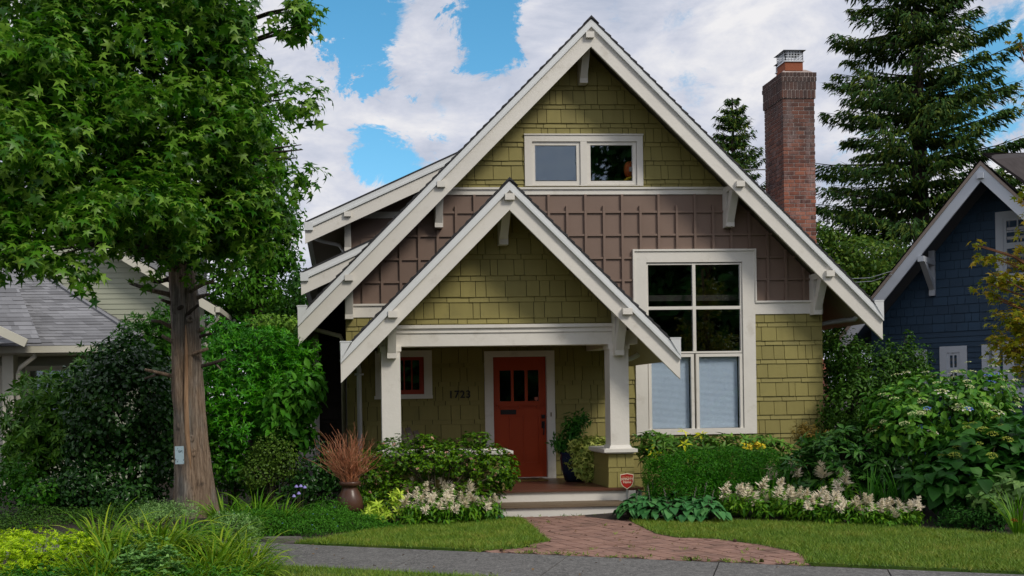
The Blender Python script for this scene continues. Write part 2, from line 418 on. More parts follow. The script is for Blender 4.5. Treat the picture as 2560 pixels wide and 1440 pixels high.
# ---- gable roofs
def gable(ax, az, xl, xr, Yf, Yback, V, name, stop=None):
    cover = MB(); brd = MB(); rk = MB(); und = MB()
    tv = .040                                              # shingle layer, vertical measure
    for s, xe in ((-1, xl), (1, xr)):
        hw = abs(xe-ax); step = .150
        n = int(hw*math.sqrt(2)/step)+1; rn = random.Random(7)
        for i in range(n):                                 # shingle courses, each a slightly tilted sheet
            a0, a1 = i*hw/n, (i+1)*hw/n+.012
            j = rn.uniform(-.006, .006)
            z0, z1 = az-a0, az-a1+.012+j
            p = [(ax+s*a0, Yf-.035, z0-.014), (ax+s*a1, Yf-.035+j, z1), (ax+s*a1, Yf-.035+j, z1-tv), (ax+s*a0, Yf-.035, z0-tv-.006)]
            cover.prism(p, (0, Yback-Yf+.03, 0))
        def strip(mb, v0, v1, y0, y1, x1=None, x0=ax):
            a0, a1 = abs(x0-ax), abs((x1 or xe)-ax)
            mb.prism([(ax+s*a0, y0, az-a0-v0), (ax+s*a1, y0, az-a1-v0), (ax+s*a1, y0, az-a1-v1), (ax+s*a0, y0, az-a0-v1)], (0, y1-y0, 0))
        strip(rk, tv+.006, tv+.088, Yf-.030, Yf+.02)
        strip(rk, tv+.089, tv+.135, Yf-.045, Yf+.02)
        strip(brd, tv+.136, V, Yf, Yf+.045)
        strip(und, tv+.007, tv+.135, Yf+.05, Yback)
    r = cover.build(name+'_roof' if name else 'roof', ROOF, house)
    und.build('soffit', SOFFIT, r)
    brd.build('bargeboard', WHITE, house); rk.build('rake_moulding', SKYWHITE, house)
gable(AX, AZ, XL, XR, YB, 28.6, V_MAIN, 'main')
gable(PAX, PAZ, PXL, PXR, YPB, YW-.03, V_PORCH, 'porch')
# ridge caps
mb = MB(); mb.prism([(AX-.13, YB-.05, AZ-.12), (AX, YB-.05, AZ+.012), (AX+.13, YB-.05, AZ-.12), (AX, YB-.05, AZ-.03)], (0, 12, 0))
mb.prism([(PAX-.12, YPB-.05, PAZ-.11), (PAX, YPB-.05, PAZ+.010), (PAX+.12, YPB-.05, PAZ-.11), (PAX, YPB-.05, PAZ-.03)], (0, YW-YPB-.02, 0))
mb.build('ridge_cap', ROOF, house)
# gutters along the eaves, their end caps seen from the front
def gutter(x, ztop, h, w, y0, y1, s):
    mb = MB()
    mb.prism([(x, y0, ztop), (x+s*w, y0, ztop), (x+s*w, y0, ztop-h*.35), (x+s*w*.62, y0, ztop-h), (x, y0, ztop-h)], (0, y1-y0, 0))
    mb.box(min(x-s*.004, x+s*(w+.01)), max(x-s*.004, x+s*(w+.01)), y0-.006, y1, ztop, ztop+.014)
    return mb.build('gutter', SKYWHITE, house)
zg = ZZ(744.5, 764, YB)
for xe, s, c in ((XL, -1, AX), (XR, 1, AX)):
    mb = MB()                                              # crown return closing the rake end
    zt = zg; w = .13
    xi = xe-s*w*1.25
    mb.prism([(xi, YB-.047, AZ-abs(xi-AX)-.02), (xi, YB-.047, zt-.02 if AZ-abs(xi-AX) < zt else zt), (xe, YB-.047, zt), (xe, YB-.047, AZ-abs(xe-AX)-.13)], (0, .06, 0))
    mb.box(xe-s*w*1.2, xe+s*.004, YB-.052, YB+.02, zt-.016, zt+.002)
    mb.build('crown_return', SKYWHITE, house)
    gutter(xe-s*.10, zt-.01, .12, .11, YB+.05, 28.6, s)
zpg = ZZ(1699, 844, YPB)
for xe, s in ((PXL, -1), (PXR, 1)):
    mb = MB(); w = .13; xi = xe-s*w*1.25
    mb.prism([(xi, YPB-.047, PAZ-abs(xi-PAX)-.02), (xi, YPB-.047, zpg-.02), (xe, YPB-.047, zpg), (xe, YPB-.047, PAZ-abs(xe-PAX)-.13)], (0, .06, 0))
    mb.box(xe-s*w*1.2, xe+s*.004, YPB-.052, YPB+.02, zpg-.016, zpg+.002)
    mb.build('crown_return', SKYWHITE, house)
    gutter(xe-s*.10, zpg-.01, .11, .10, YPB+.05, YW-.05, s)

# ---- brackets
def bracket(px0, px1, py0, py1, fx0, fx1, fy, Yblock, Yfoot, roofz, Ywall):
    """beam whose end shows as a block on the bargeboard, post down the wall, brace between"""
    x = (XX(px0, py0, Yblock)+XX(px1, py1, Yblock))/2; w = .137
    xf = (XX(fx0, fy, Yfoot)+XX(fx1, fy, Yfoot))/2; x = (x+xf)/2
    zt, zb = ZZ((px0+px1)/2, py0, Yblock), ZZ((px0+px1)/2, py1, Yblock)
    zf = ZZ((fx0+fx1)/2, fy, Yfoot)
    mb = MB()
    mb.box(x-w/2, x+w/2, Yblock, Ywall, zb, zt)                                    # outlooker beam
    mb.box(x-w/2, x+w/2, Yfoot, Ywall-.001, zf, zb-.002)                           # wall post
    ya, yb = Yfoot-.001, Yblock+.20
    mb.prism([(x-w/2+.008, ya, zf+.075), (x-w/2+.008, ya, zf+.26), (x-w/2+.008, yb+.16, zb-.003), (x-w/2+.008, yb, zb-.003)], (w-.016, 0, 0))
    return mb.build('bracket', WHITE, house)
YK, YKF = 16.06, 16.52
bracket(1466.7, 1487.3, 78.5, 93, 1448, 1469, 206.7, YK, YKF, 0, YW-.005)
bracket(1092.7, 1113.6, 452, 466.8, 1087, 1108.6, 568, YK, YKF, 0, YW-.005)
bracket(1842.5, 1865, 451.5, 465.5, 1815, 1836, 566, YK, YKF, 0, YW-.005)
bracket(861, 882.5, 686.5, 701, 863, 885, 797, YK, YKF, 0, YW-.005)
bracket(2066, 2090, 675.5, 690.5, 2034, 2055, 786, YK, YKF, 0, YW-.005)
YPK = 14.035
bracket(1261, 1285.5, 483, 498.8, 1249, 1272.7, 611, YPK, YG-.16, 0, YG-.005)
bracket(972, 995.5, 777, 793.3, 967.5, 990, 895.7, YPK, YF-.12, 0, YF+.05)
bracket(1559, 1581.5, 769.8, 785.5, 1537.5, 1560, 888, YPK, YF-.12, 0, YF+.05)

# ---- upper window
def window(outer, Yf, trim, sashes, name='window', glass=None, back=None):
    """outer trim rectangle; sashes: (x0,x1,z0,z1, sash width, muntins v, muntins h)"""
    x0, x1, z0, z1 = outer
    mb = ring(MB(), x0, x1, z0, z1, trim, Yf-.045, Yf+.012)
    w = mb.build(name, WHITE, house)
    for s in sashes:
        sx0, sx1, sz0, sz1, sw, nv, nh = s
        sm = ring(MB(), sx0, sx1, sz0, sz1, sw, Yf-.018, Yf+.03)
        for k in range(1, nv+1):
            xm = sx0+(sx1-sx0)*k/(nv+1); sm.box(xm-.022, xm+.022, Yf-.018, Yf+.028, sz0+sw, sz1-sw)
        for k in range(1, nh+1):
            zm = sz0+(sz1-sz0)*k/(nh+1); sm.box(sx0+sw, sx1-sw, Yf-.016, Yf+.026, zm-.022, zm+.022)
        sm.build('sash', WHITE, w)
        MB().box(sx0+sw*.7, sx1-sw*.7, Yf+.004, Yf+.012, sz0+sw*.7, sz1-sw*.7).build('pane', glass or GLASS, w)
    return w
tl = XX(1329, 405, YW)-UW[0]; tr = UW[1]-XX(1591, 405, YW)
lw = WRECT(1329, 1451, 353.5, 462); rw = WRECT(1467.5, 1591, 353, 461.5)
uwin = window(UW, YW, (tl+.003, tr+.003, UW[3]-lw[3]+.002, .012), [(*lw, .064, 0, 0), (*rw, .064, 0, 0)], glass=GLASSHI)
MB().box(lw[1]+.001, rw[0]-.001, YW-.043, YW+.012, UW[2]+.012, UW[3]-(UW[3]-lw[3])).build('mullion', WHITE, uwin)
MB().box(UW[0]-.01, UW[1]+.01, YW-.06, YW+.01, UW[3], UW[3]+.022).build('head_cap', WHITE, uwin)

# ---- tall front window: four fixed lights over two casements
zt_ = ZZ(1735, 656, YW); zmid = ZZ(1735, 883, YW); zbot = BW[2]+.02
ol, orr = XX(1615.5, 760, YW), XX(1856, 760, YW)
ol2, or2 = XX(1619, 980, YW), XX(1857, 980, YW)
bwin = MB(); ring(bwin, BW[0], BW[1], BW[2], BW[3]-.03, (ol2-BW[0]-.004, BW[1]-or2-.004, BW[3]-.03-zt_, .10), YW-.045, YW+.012)
bwin.box(BW[0]-.028, BW[0]-.001, YW-.065, YW, b2t, BW[3]); bwin.box(BW[1]+.001, BW[1]+.024, YW-.065, YW, b2t+.001, BW[3])
bwin.box(BW[0]-.026, BW[1]+.022, YW-.066, YW+.01, BW[3]-.030, BW[3]+.003)
bw = bwin.build('window', WHITE, house)
um = ring(MB(), ol2, or2, zmid, zt_-.012, .030, YW-.02, YW+.03)
xm = (XX(1730.5, 760, YW)+XX(1738.5, 760, YW))/2; zm = ZZ(1735, 769.8, YW)
um.box(xm-.027, xm+.027, YW-.022, YW+.028, zmid+.03, zt_-.042)
um.box(ol2+.03, xm-.027, YW-.020, YW+.026, zm-.027, zm+.027); um.box(xm+.027, or2-.03, YW-.020, YW+.026, zm-.027, zm+.027)
um.build('sash', WHITE, bw); MB().box(ol2+.02, or2-.02, YW+.004, YW+.012, zmid+.02, zt_-.03).build('pane', GLASS, bw)
for a, b in (((1620.5, 1735.5), None), ((1739.5, 1857), None)):
    x0, x1 = XX(a[0], 980, YW), XX(a[1], 980, YW)
    ring(MB(), x0+.004, x1-.004, zbot+.03, zmid-.012, .052, YW-.026, YW+.03).build('casement', WHITE, bw)
    MB().box(x0+.04, x1-.04, YW+.004, YW+.010, zbot+.06, zmid-.04).build('pane', GLASS, bw)
    bl = MB(); z = zbot+.06; n = int((zmid-.05-zbot-.06)/.0205)   # pleats of the blind
    for k in range(n):
        bl.prism([(x0+.062, YW+.075, z), (x0+.062, YW+.058, z+.0102), (x0+.062, YW+.075, z+.0205), (x0+.062, YW+.08, z+.0205), (x0+.062, YW+.08, z)], (x1-x0-.128, 0, 0)); z += .0205
    bl.build('blind', BLIND, bw)

# ---- front door
dx0, dx1, dzt = XX(1233.5, 1040, YW), XX(1366.5, 1040, YW), ZZ(1300, 892, YW)
dz0 = DZ+.02
fr = MB(); fr.box(DOOR[0], dx0, YW-.05, YW+.04, DZ, DOOR[3]); fr.box(dx1, DOOR[1], YW-.05, YW+.04, DZ, DOOR[3])
fr.box(dx0, dx1, YW-.05, YW+.04, dzt, DOOR[3]); fr.box(dx0, dx1, YW-.07, YW+.06, DZ, dz0)
frame = fr.build('door_frame', WHITE, house)
dm = MB(); yd = YW+.03; D = lambda x, y: (XX(x, y, yd), ZZ(x, y, yd))
gx = [(1249, 1277.7), (1284, 1312), (1319, 1346.5)]; gz0, gz1 = ZZ(1297, 1003, yd), ZZ(1297, 925.5, yd)
pz0, pz1 = ZZ(1297, 1156, yd), ZZ(1297, 1040, yd); pxs = [(1247, 1275), (1279, 1309.5), (1313, 1347)]
hs_ = [(XX(a, 960, yd), XX(b, 960, yd), gz0, gz1) for a, b in gx]+[(XX(a, 1090, yd), XX(b, 1090, yd), pz0, pz1) for a, b in pxs]
for r in minus_rects((dx0+.003, dx1-.003, dz0+.004, dzt-.003), hs_): dm.box(r[0], r[1], yd, yd+.045, r[2], r[3])
for r in hs_[3:]: dm.box(r[0]-.005, r[1]+.005, yd+.014, yd+.03, r[2]-.005, r[3]+.005)
sh0, sh1 = XX(1242.5, 1009, yd), XX(1356.5, 1009, yd); shz = ZZ(1300, 1013.5, yd)
dm.box(sh0, sh1, yd-.05, yd-.0005, shz, shz+.034); dm.box(sh0+.01, sh1-.01, yd-.03, yd-.0005, shz-.018, shz-.0005)
for xq in (1253, 1299.5, 1345): x = XX(xq, 1015, yd); dm.box(x-.03, x+.03, yd-.042, yd-.0005, shz-.05, shz-.0185)
door = dm.build('door', RED, house)
for r in hs_[:3]: MB().box(r[0]-.004, r[1]+.004, yd+.016, yd+.022, r[2]-.004, r[3]+.004).build('pane', GLASS, door)
a, b = D(1251.5, 1036.5), D(1290, 1024)
q = MB().box(a[0], b[0], yd-.008, yd-.0005, a[1], b[1]); q.box(a[0]+.02, b[0]-.02, yd-.014, yd-.008, a[1]+.012, b[1]-.016); q.build('mail_slot', BLACK, door)
a, b = D(1353.5, 1046), D(1361.5, 1036.5)
hm = MB().box(a[0], b[0], yd-.03, yd-.0005, a[1], b[1])
a, b = D(1354, 1088), D(1361.5, 1053)
hm.box(a[0], b[0], yd-.014, yd-.0005, (a[1]+b[1])/2, b[1]); xc = (a[0]+b[0])/2
hm.tube([(xc, yd-.014, b[1]-.03), (xc, yd-.06, b[1]-.07), (xc, yd-.065, a[1]+.07), (xc, yd-.02, a[1]+.01)], .011, 8)
hm.build('handle', BLACK, door)
a = D(1341, 997); MB().prism([(a[0]-.03, yd-.004+.018, a[1]+.03), (a[0]+.03, yd+.014, a[1]+.03), (a[0]+.03, yd+.014, a[1]-.01), (a[0], yd+.014, a[1]-.04), (a[0]-.03, yd+.014, a[1]-.01)], (0, .0015, 0)).build('security_sticker', mat('sticker_red', (.55, .16, .12), .5), door)
a = P(1377.5, 1036, YW-.05); MB().box(a.x-.011, a.x+.011, YW-.064, YW-.0505, a.z-.035, a.z+.035).build('doorbell', mat('doorbell_brown', (.25, .2, .13), .4), house)

# ---- small porch window with dark red sash
sx0, sx1, sz0, sz1 = XX(962, 940, YW), XX(1059.5, 940, YW), ZZ(1030, 988, YW), ZZ(1030, 893, YW)
sw = ring(MB(), SW[0], SW[1], SW[2]+.05, SW[3], (sx0-SW[0]-.002, SW[1]-sx1-.002, SW[3]-sz1-.002, .02), YW-.05, YW+.012)
sw.box(SW[0]-.02, SW[1]+.005, YW-.075, YW+.01, SW[2]-.006, SW[2]+.05)
swo = sw.build('window', WHITE, house)
ss = ring(MB(), sx0, sx1, sz0, sz1, (.07, .075, .05, .09), YW-.02, YW+.03)
for k in (1, 2, 3): x = sx0+.07+(sx1-sx0-.145)*k/4; ss.box(x-.011, x+.011, YW-.016, YW+.026, sz0+.09, sz1-.05)
ss.build('sash', REDTRIM, swo); MB().box(sx0+.05, sx1-.05, YW+.004, YW+.010, sz0+.07, sz1-.03).build('pane', GLASS, swo)

# ---- house number
a = P(1149, 994.5, YW-.04); me = text_mesh('1723', .175, .010, .0025, spacing=1.12); me.transform(Matrix.Translation((a.x, YW-.046, a.z)))
put('house_number', me, BLACK, house)

# ---- porch gable wall, beam, posts, walls, deck, steps
pw0 = PAZ-.24
bt = ZZ(1270, 813, YG); bb = ZZ(1270, 863.3, YF+.03)
reg = clip_convex([(PXL, bt-.02), (PXR, bt-.02), (PXR, PAZ), (PXL, PAZ)], [(PAX-9, pw0-9), (PAX+9, pw0-9), (PAX, pw0)])
wall_mb(reg, [], YG, .12).build('porch_gable_wall', GAP, house)
shingle_mb(reg, [], YG, ZZ(1250, 649, YG), seed=11).build('shingle_siding', OLIVE, house)
bx0, bx1 = XX(953, 860, YF), XX(1590, 860, YF)
pb0, pb1 = XX(992, 840, YF+.03), XX(1540, 840, YF+.03)
bm = MB().box(bx0-.03, bx1+.03, YF+.03, YF+.30, bb, bt-.12); bm.box(bx0-.02, bx1+.02, YF+.012, YF+.2, bt-.118, bt-.105)
bm.box(pb0-.02, pb1+.02, YF+.02, YF+.25, bt-.104, bt-.05); bm.box(pb0-.03, pb1+.03, YF-.01, YG+.02, bt-.049, bt)
bm.build('porch_beam', WHITE, house)
ceil = MB().box(PXL+.35, PXR-.35, YF+.30, YW-.06, bb+.10, bb+.14); ceil.build('porch_ceiling', mat('porch_ceiling_board', (.42, .30, .13), .5, .08, 2, stretch=(12, 1, 1)), house)
sb = MB()
for x in (bx0+.02, bx1-.24): MB().box(x, x+.22, YF+.301, YW-.06, bb, bb+.099).build('side_beam', WHITE, house)
lp = P(1317, 866, 15.3); q = MB().lathe([(.10, -.075), (.125, -.07), (.13, -.02), (.14, 0)], (lp.x, 15.3, bb+.099), 24); q.build('ceiling_lamp', mat('frosted_lamp_glass', (.55, .5, .4), .4), house, True)
cap_t = ZZ(1553, 1121.5, YF-.06)
def post(px0, px1, pedestal):
    x0, x1 = XX(px0, 1000, YF), XX(px1, 1000, YF); w = x1-x0; xc = (x0+x1)/2
    mb = MB().box(xc-w/2+.012, xc+w/2-.012, YF, YF+w-.02, cap_t+.05, bb)
    ring_ = [(w/2+.03, cap_t+.001), (w/2+.028, cap_t+.02), (w/2-.002, cap_t+.055)]
    mb.prism([(xc-w/2-.02, YF-.03, cap_t), (xc+w/2+.02, YF-.03, cap_t), (xc+w/2-.008, YF-.03+.022, cap_t+.05), (xc-w/2+.008, YF-.03+.022, cap_t+.05)], (0, w+.02, 0))
    mb.box(xc-w/2-.005, xc+w/2+.005, YF-.012, YF+w, bb-.075, bb-.001)
    mb.build('porch_post', WHITE, house)
    return xc, w
lx, lw_ = post(952.5, 1004, False); rx, rw_ = post(1523.5, 1574.5, True)
# shingled pedestal under the right post: flared courses
pxa, pxb = XX(1521, 1150, YF), XX(1587, 1150, YF); pcx = (pxa+pxb)/2; pwid = pxb-pxa
ped = MB(); zc_ = cap_t-.075
courses = [(zc_, zc_-.205, pwid*.93, pwid*1.0), (zc_-.2051, zc_-.275, pwid*.95, pwid*.98), (zc_-.2751, DZ+.003, pwid*.955, pwid*1.0)]
dep = 1.0
for z1, z0, wt, wb in courses:
    nb = 3 if z1-z0 > .1 else 2
    for i in range(nb):
        g = .004; f0, f1 = i/nb, (i+1)/nb
        xt0, xt1, xb0_, xb1_ = pcx-wt/2+wt*f0+g, pcx-wt/2+wt*f1-g, pcx-wb/2+wb*f0+g, pcx-wb/2+wb*f1-g
        if i == 0: xt0 -= g; xb0_ -= g
        if i == nb-1: xt1 += g; xb1_ += g
        yt, yb_ = YF+.012+(pwid-wt)/2, YF+.012+(pwid-wb)/2
        ped.add([(xb0_, yb_, z0), (xb1_, yb_, z0), (xt1, yt, z1), (xt0, yt, z1), (xb0_, YF+dep, z0), (xb1_, YF+dep, z0), (xt1, YF+dep, z1), (xt0, YF+dep, z1)],
                [(0,1,2,3), (5,4,7,6), (0,4,5,1), (3,2,6,7), (0,3,7,4), (1,5,6,2)])
ped.build('pedestal', OLIVE, house)
MB().box(pcx-pwid*.46, pcx+pwid*.46, YF+.04, YF+dep-.01, DZ+.01, zc_-.001).build('pedestal_core', GAP, house)
cp = MB(); ca, cb = XX(1511, 1128, YF-.06), XX(1594.5, 1128, YF-.06)
cp.box(ca, cb, YF-.06, YF+dep+.05, cap_t-.055, cap_t-.006); cp.box(ca+.03, cb-.03, YF-.03, YF+dep+.02, cap_t-.006, cap_t+.002); cp.box(ca+.04, cb-.04, YF-.015, YF+dep+.0, cap_t-.076, cap_t-.055)
cp.build('pedestal_cap', WHITE, house)
# low wall from the left post to the stair opening
wx0, wx1 = XX(935, 1120, YF), XX(1274, 1120, YF); wm = [(wx0, DZ-.6), (wx1, DZ-.6), (wx1, cap_t-.075), (wx0, cap_t-.075)]
wall_mb(wm, [], YF+.05, .22).build('porch_low_wall', GAP, house)
shingle_mb(wm, [], YF+.05, cap_t-.075-.318*2, seed=21).build('shingle_siding', OLIVE, house)
cp = MB(); e1 = XX(1283, 1124, YF-.02)
cp.box(wx0-.05, e1, YF-.03, YF+.33, cap_t-.055, cap_t-.006)
cp.prism([(wx0-.02, YF-.0, cap_t-.006), (e1-.03, YF-.0, cap_t-.006), (e1-.10, YF+.09, cap_t+.028), (wx0+.05, YF+.09, cap_t+.028)], (0, .18, 0)); cp.box(wx0-.02, e1-.04, YF+.02, YF+.28, cap_t-.08, cap_t-.0551)
cp.build('low_wall_cap', WHITE, house)
# deck and steps
sx0_, sx1_ = XX(1236, 1240, YF), XX(1580, 1240, YF)
dk = MB(); n = 20
for i in range(n):
    y0 = YF-.06+(YW-.06-YF+.06)*i/n; y1 = YF-.06+(YW-.06-YF+.06)*(i+1)/n-.004
    dk.box(bx0-.02, bx1+.06, y0, y1, DZ-.035, DZ)
dk.build('porch_deck', DECK, house)
st = MB(); ry = DZ-.18
st.box(sx0_, XX(1587, 1245, YF), YF-.02, YF+.05, ry-.02, DZ-.036)
tx0, tx1 = XX(1243, 1262, 14.1), XX(1569, 1262, 14.1); ty = YF-.52
st.box(XX(1243, 1285, 14.1), XX(1568, 1285, 14.1), ty+.04, YF-.03, -.1, ry-.036)
st.box(XX(1568.5, 1240, YF), XX(1587, 1240, YF), YF-.06, YF+.05, -.05, DZ-.037)
st.build('stair_riser', WHITE, house)
MB().box(tx0+.05, tx1, ty, YF-.02, ry-.035, ry).build('stair_tread', TREAD, house)
# skirt under the porch on both sides of the steps
SKIRT = mat('skirt_grey_paint', (.35, .36, .35), .6)
MB().box(bx0-.02, sx0_-.002, YF+.02, YF+.06, -.1, DZ-.036).build('porch_skirt', SKIRT, house); MB().box(XX(1588, 1240, YF), bx1+.05, YF+.0, YF+.06, -.1, DZ-.036).build('porch_skirt', SKIRT, house)

# ---- downspouts
def pipe(pts, r, name, m=SKYWHITE, parent=house): return MB().tube(pts, r, 12).build(name, m, parent, True)
a, b = P(899, 912, 16.45), P(899.5, 1128, 16.45)
x = (a.x+b.x)/2
dsp = MB().tube([(x-.28, 15.9, a.z+.05), (x-.1, 16.3, a.z+.06), (x-.02, 16.44, a.z+.02), (x, 16.5, a.z-.08), (x, 16.5, .05)], .040, 12); dsp.box(x-.075, x+.075, 16.44, 16.69, a.z-.17, a.z-.14)
dsp.build('downspout', SKYWHITE, house, True)
a = P(1598, 872, 15.6); b = P(1576, 898, 15.6)
pipe([(a.x+.08, 15.6, a.z+.12), (a.x+.02, 15.6, a.z), (a.x-.03, 15.6, a.z-.10), (b.x, 15.6, b.z+.005), (b.x-.12, 15.6, b.z-.005), (b.x-.17, 15.6, b.z-.08), (b.x-.17, 15.6, .1)], .040, 'downspout')
g0 = P(2135, 790, 17.2); g1 = P(2060, 808, 17.2)
pipe([(XR-.05, 16.6, zg-.10), (XR-.12, 16.8, zg-.26), (g0.x-.2, 17.1, g0.z-.08), (g1.x, 17.2, g1.z), (WR+.06, 17.3, g1.z-.12), (WR+.06, 17.3, .1)], .042, 'downspout')
g0 = P(790, 824, 17.0); g1 = P(858, 840, 17.0)
pipe([(XL+.06, 16.6, zg-.12), (g0.x, 17.0, g0.z), (g1.x-.05, 17.0, g1.z), (WL-.05, 17.0, g1.z-.12), (WL-.05, 17.0, .1)], .040, 'downspout', SOFFIT)

# ---- shed dormer and side bay roof on the left slope
def shed(Yf, Yback, pts_top, vert, name):
    (x0, z0), (x1, z1) = pts_top
    mb = MB(); mb.prism([(x0, Yf-.03, z0+.035), (x1, Yf-.03, z1+.035), (x1, Yf-.03, z1+.005), (x0, Yf-.03, z0+.005)], (0, Yback-Yf, 0))
    r = mb.build(name, ROOF, house)
    u = MB(); u.prism([(x0, Yf+.05, z0+.003), (x1, Yf+.05, z1+.003), (x1, Yf+.05, z1-.13), (x0, Yf+.05, z0-.13)], (0, Yback-Yf-.1, 0)); u.build('soffit', SOFFIT, r)
    k = MB(); k.prism([(x0, Yf-.02, z0), (x1, Yf-.02, z1), (x1, Yf-.02, z1-.09), (x0, Yf-.02, z0-.09)], (0, .06, 0))
    k.prism([(x0, Yf-.035, z0-.091), (x1, Yf-.035, z1-.091), (x1, Yf-.035, z1-.135), (x0, Yf-.035, z0-.135)], (0, .07, 0)); k.build('rake_moulding', SKYWHITE, house)
    g = MB(); g.prism([(x0, Yf, z0-.136), (x1, Yf, z1-.136), (x1, Yf, z1-vert), (x0, Yf, z0-vert)], (0, .045, 0)); g.build('bargeboard', WHITE, house)
YD = 19.9
x0, x1 = XX(762.5, 580, YD), XX(1175, 370, YD); z0 = ZZ(763, 558.5, YD); z1 = z0+(x1-x0)*.452
shed(YD, 26, ((x0, z0), (x1, z1)), .40, 'dormer_roof')
gutter(x0+.10, z0-.005, .13, .12, YD+.05, 26, -1)
cm = MB().box(x0-.01, x0+.16, YD-.05, YD+.02, z0-.14, z0+.02); cm.build('crown_return', SKYWHITE, house)
YDW = 20.45; wx = XX(866, 600, YDW)
dw = [(wx, 2.5), (x1-.2, 2.5), (x1-.2, z1-.25), (wx, z0+(wx-x0)*.452-.14)]
MB().prism([(a, YDW, b) for a, b in dw], (0, 5.4, 0)).build('dormer_wall', BROWN, house)
bz = ZZ(940, 530, YDW); bz0 = ZZ(940, 546, YDW)
MB().box(wx, XX(1010, 540, YDW), YDW-.03, YDW-.002, bz0, bz).build('trim_band', WHITE, house)
q = MB()
for k in range(5):
    xq = XX(904, 580, YDW)+k*pitch_b; q.box(xq-.018, xq+.018, YDW-.022, YDW-.002, 3.5, bz0 if k % 2 else bz0-.22)
for k in range(4): q.box(wx, XX(1010, 600, YDW), YDW-.016, YDW-.002, bz0-.38*(k+1), bz0-.38*(k+1)+.035)
q.build('batten_grid', BROWN, house)
bracket(860.5, 877.6, 528.5, 540.5, 861, 878, 627, YD-.06, YDW-.17, 0, YDW-.005)
g0, g1 = P(803, 604, 21), P(850, 614, 21)
pipe([(x0+.04, 20.6, z0-.13), (g0.x, 20.8, g0.z-.02), (g1.x-.02, 20.9, g1.z), (wx-.06, 20.9, g1.z-.14), (wx-.06, 20.9, 3.0)], .038, 'downspout', SKYWHITE)
YS = 18.6
x0, x1 = XX(752.5, 700, YS), XX(960, 600, YS); z0 = ZZ(753, 684, YS); z1 = z0+(x1-x0)*.452
shed(YS, 25, ((x0, z0), (x1, z1)), .40, 'bay_roof')
MB().box(x0-.01, x0+.14, YS-.05, YS+.02, z0-.14, z0+.015).build('crown_return', SKYWHITE, house)
gutter(x0+.10, z0-.005, .13, .12, YS+.05, 25, -1)
YBAY = 19.15; bxl = XX(797, 900, YBAY)
reg = [(bxl, -.1), (WL+.02, -.1), (WL+.02, z0+.02), (bxl, z0-.05)]
MB().prism([(a, YBAY, b) for a, b in reg], (0, 4, 0)).build('bay_wall', SHADEBROWN, house)
shingle_mb(reg, [], YBAY, za, seed=31).build('bay_shingles', SHADEBROWN, house)
cbz = ZZ(792, 836, YBAY); MB().box(bxl-.10, bxl-.001, YBAY-.04, YBAY+.2, .2, cbz).build('corner_board', WHITE, house)

# ---- brick chimney on the right wall
MORTAR = mat('lime_mortar', (.40, .33, .30), .9, .2, 8)
t = NT('chimney_brick'); c = t.ramp(t.island(), [(0, (.10, .040, .030)), (.25, (.26, .085, .05)), (.65, (.37, .13, .075)), (.85, (.32, .14, .10)), (1, (.17, .075, .06))])
c = t.mix(t.n('ShaderNodeMapRange', {0: t.noise(2.2, 7, .7), 1: .46, 2: .66, 4: .8}).outputs[0], c, (.04, .030, .034))
c = t.mix(t.n('ShaderNodeMapRange', {0: t.noise(3.4, 7, .7, (1.3, 1.3, .5)), 1: .51, 2: .68, 4: .7}).outputs[0], c, (.42, .33, .32))
zs = t.n('ShaderNodeSeparateXYZ', {0: t.n('ShaderNodeTexCoord').outputs['Object']}).outputs[2]
top_soot = t.n('ShaderNodeMapRange', {0: t.math('ADD', zs, t.math('MULTIPLY', t.noise(2.5, 6, .7), 1.6)), 1: 6.4, 2: 8.3, 4: .85}).outputs[0]
c = t.mix(top_soot, c, (.045, .033, .030)); t.t.links.new(c, t.b.inputs['Base Color']); t.b.inputs['Roughness'].default_value = .9; t.bump(t.noise(60, 4), .5)
CBRICK = t.m
YC = 18.15; cx0, cx1 = XX(1959, 400, YC), XX(2038.5, 400, YC); cyb = YC+.80
ct = ZZ(1995, 181, YC)
chim = thing('brick_chimney', 'tall sooty red brick chimney with metal cap rising behind the right roof slope', 'chimney', ((cx0+cx1)/2, YC+.4, 0)); chim.parent = None
def bricks(x0, x1, y0, y1, z0, z1, name, seed, parent, tall=None):
    rn = random.Random(seed); mb = MB(); ch = .0755 if not tall else tall; bl = .203 if not tall else .075
    n = max(1, round((z1-z0)/ch)); ch = (z1-z0)/n; g = .0075
    for i in range(n):
        za_, zb_ = z0+i*ch+g, z0+(i+1)*ch-g
        for ax_, a0, a1 in (('f', x0, x1), ('l', y0+.09, y1), ('r', y0+.09, y1)):
            p = a0+(0 if i % 2 else -bl/2)
            while p < a1:
                u0, u1 = (a0 if p <= a0 else p+g), (a1 if p+bl >= a1 else p+bl-g); o = rn.uniform(0, .003)
                if u1-u0 > .015:
                    if ax_ == 'f': mb.box(u0, u1, y0-o, y0+.09, za_, zb_)
                    elif ax_ == 'l': mb.box(x0-o, x0+.09, u0, u1, za_, zb_)
                    else: mb.box(x1-.09, x1+o, u0, u1, za_, zb_)
                p += bl
    mb.build(name, CBRICK, parent)
    MB().box(x0+.006, x1-.006, y0+.006, y1-.006, z0-.001, z1-.004).build('mortar_core', MORTAR, parent)
h1 = ZZ(1995, 246, YC); h2 = ZZ(1995, 204, YC)
bricks(cx0, cx1, YC, cyb, .0, h1, 'shaft', 1, chim)
bricks(cx0-.022, cx1+.022, YC-.022, cyb+.02, h1, h2, 'corbel_course', 2, chim, tall=.14)
bricks(cx0-.03, cx1+.03, YC-.03, cyb+.03, h2, ct, 'corbel_course', 3, chim, tall=.10)
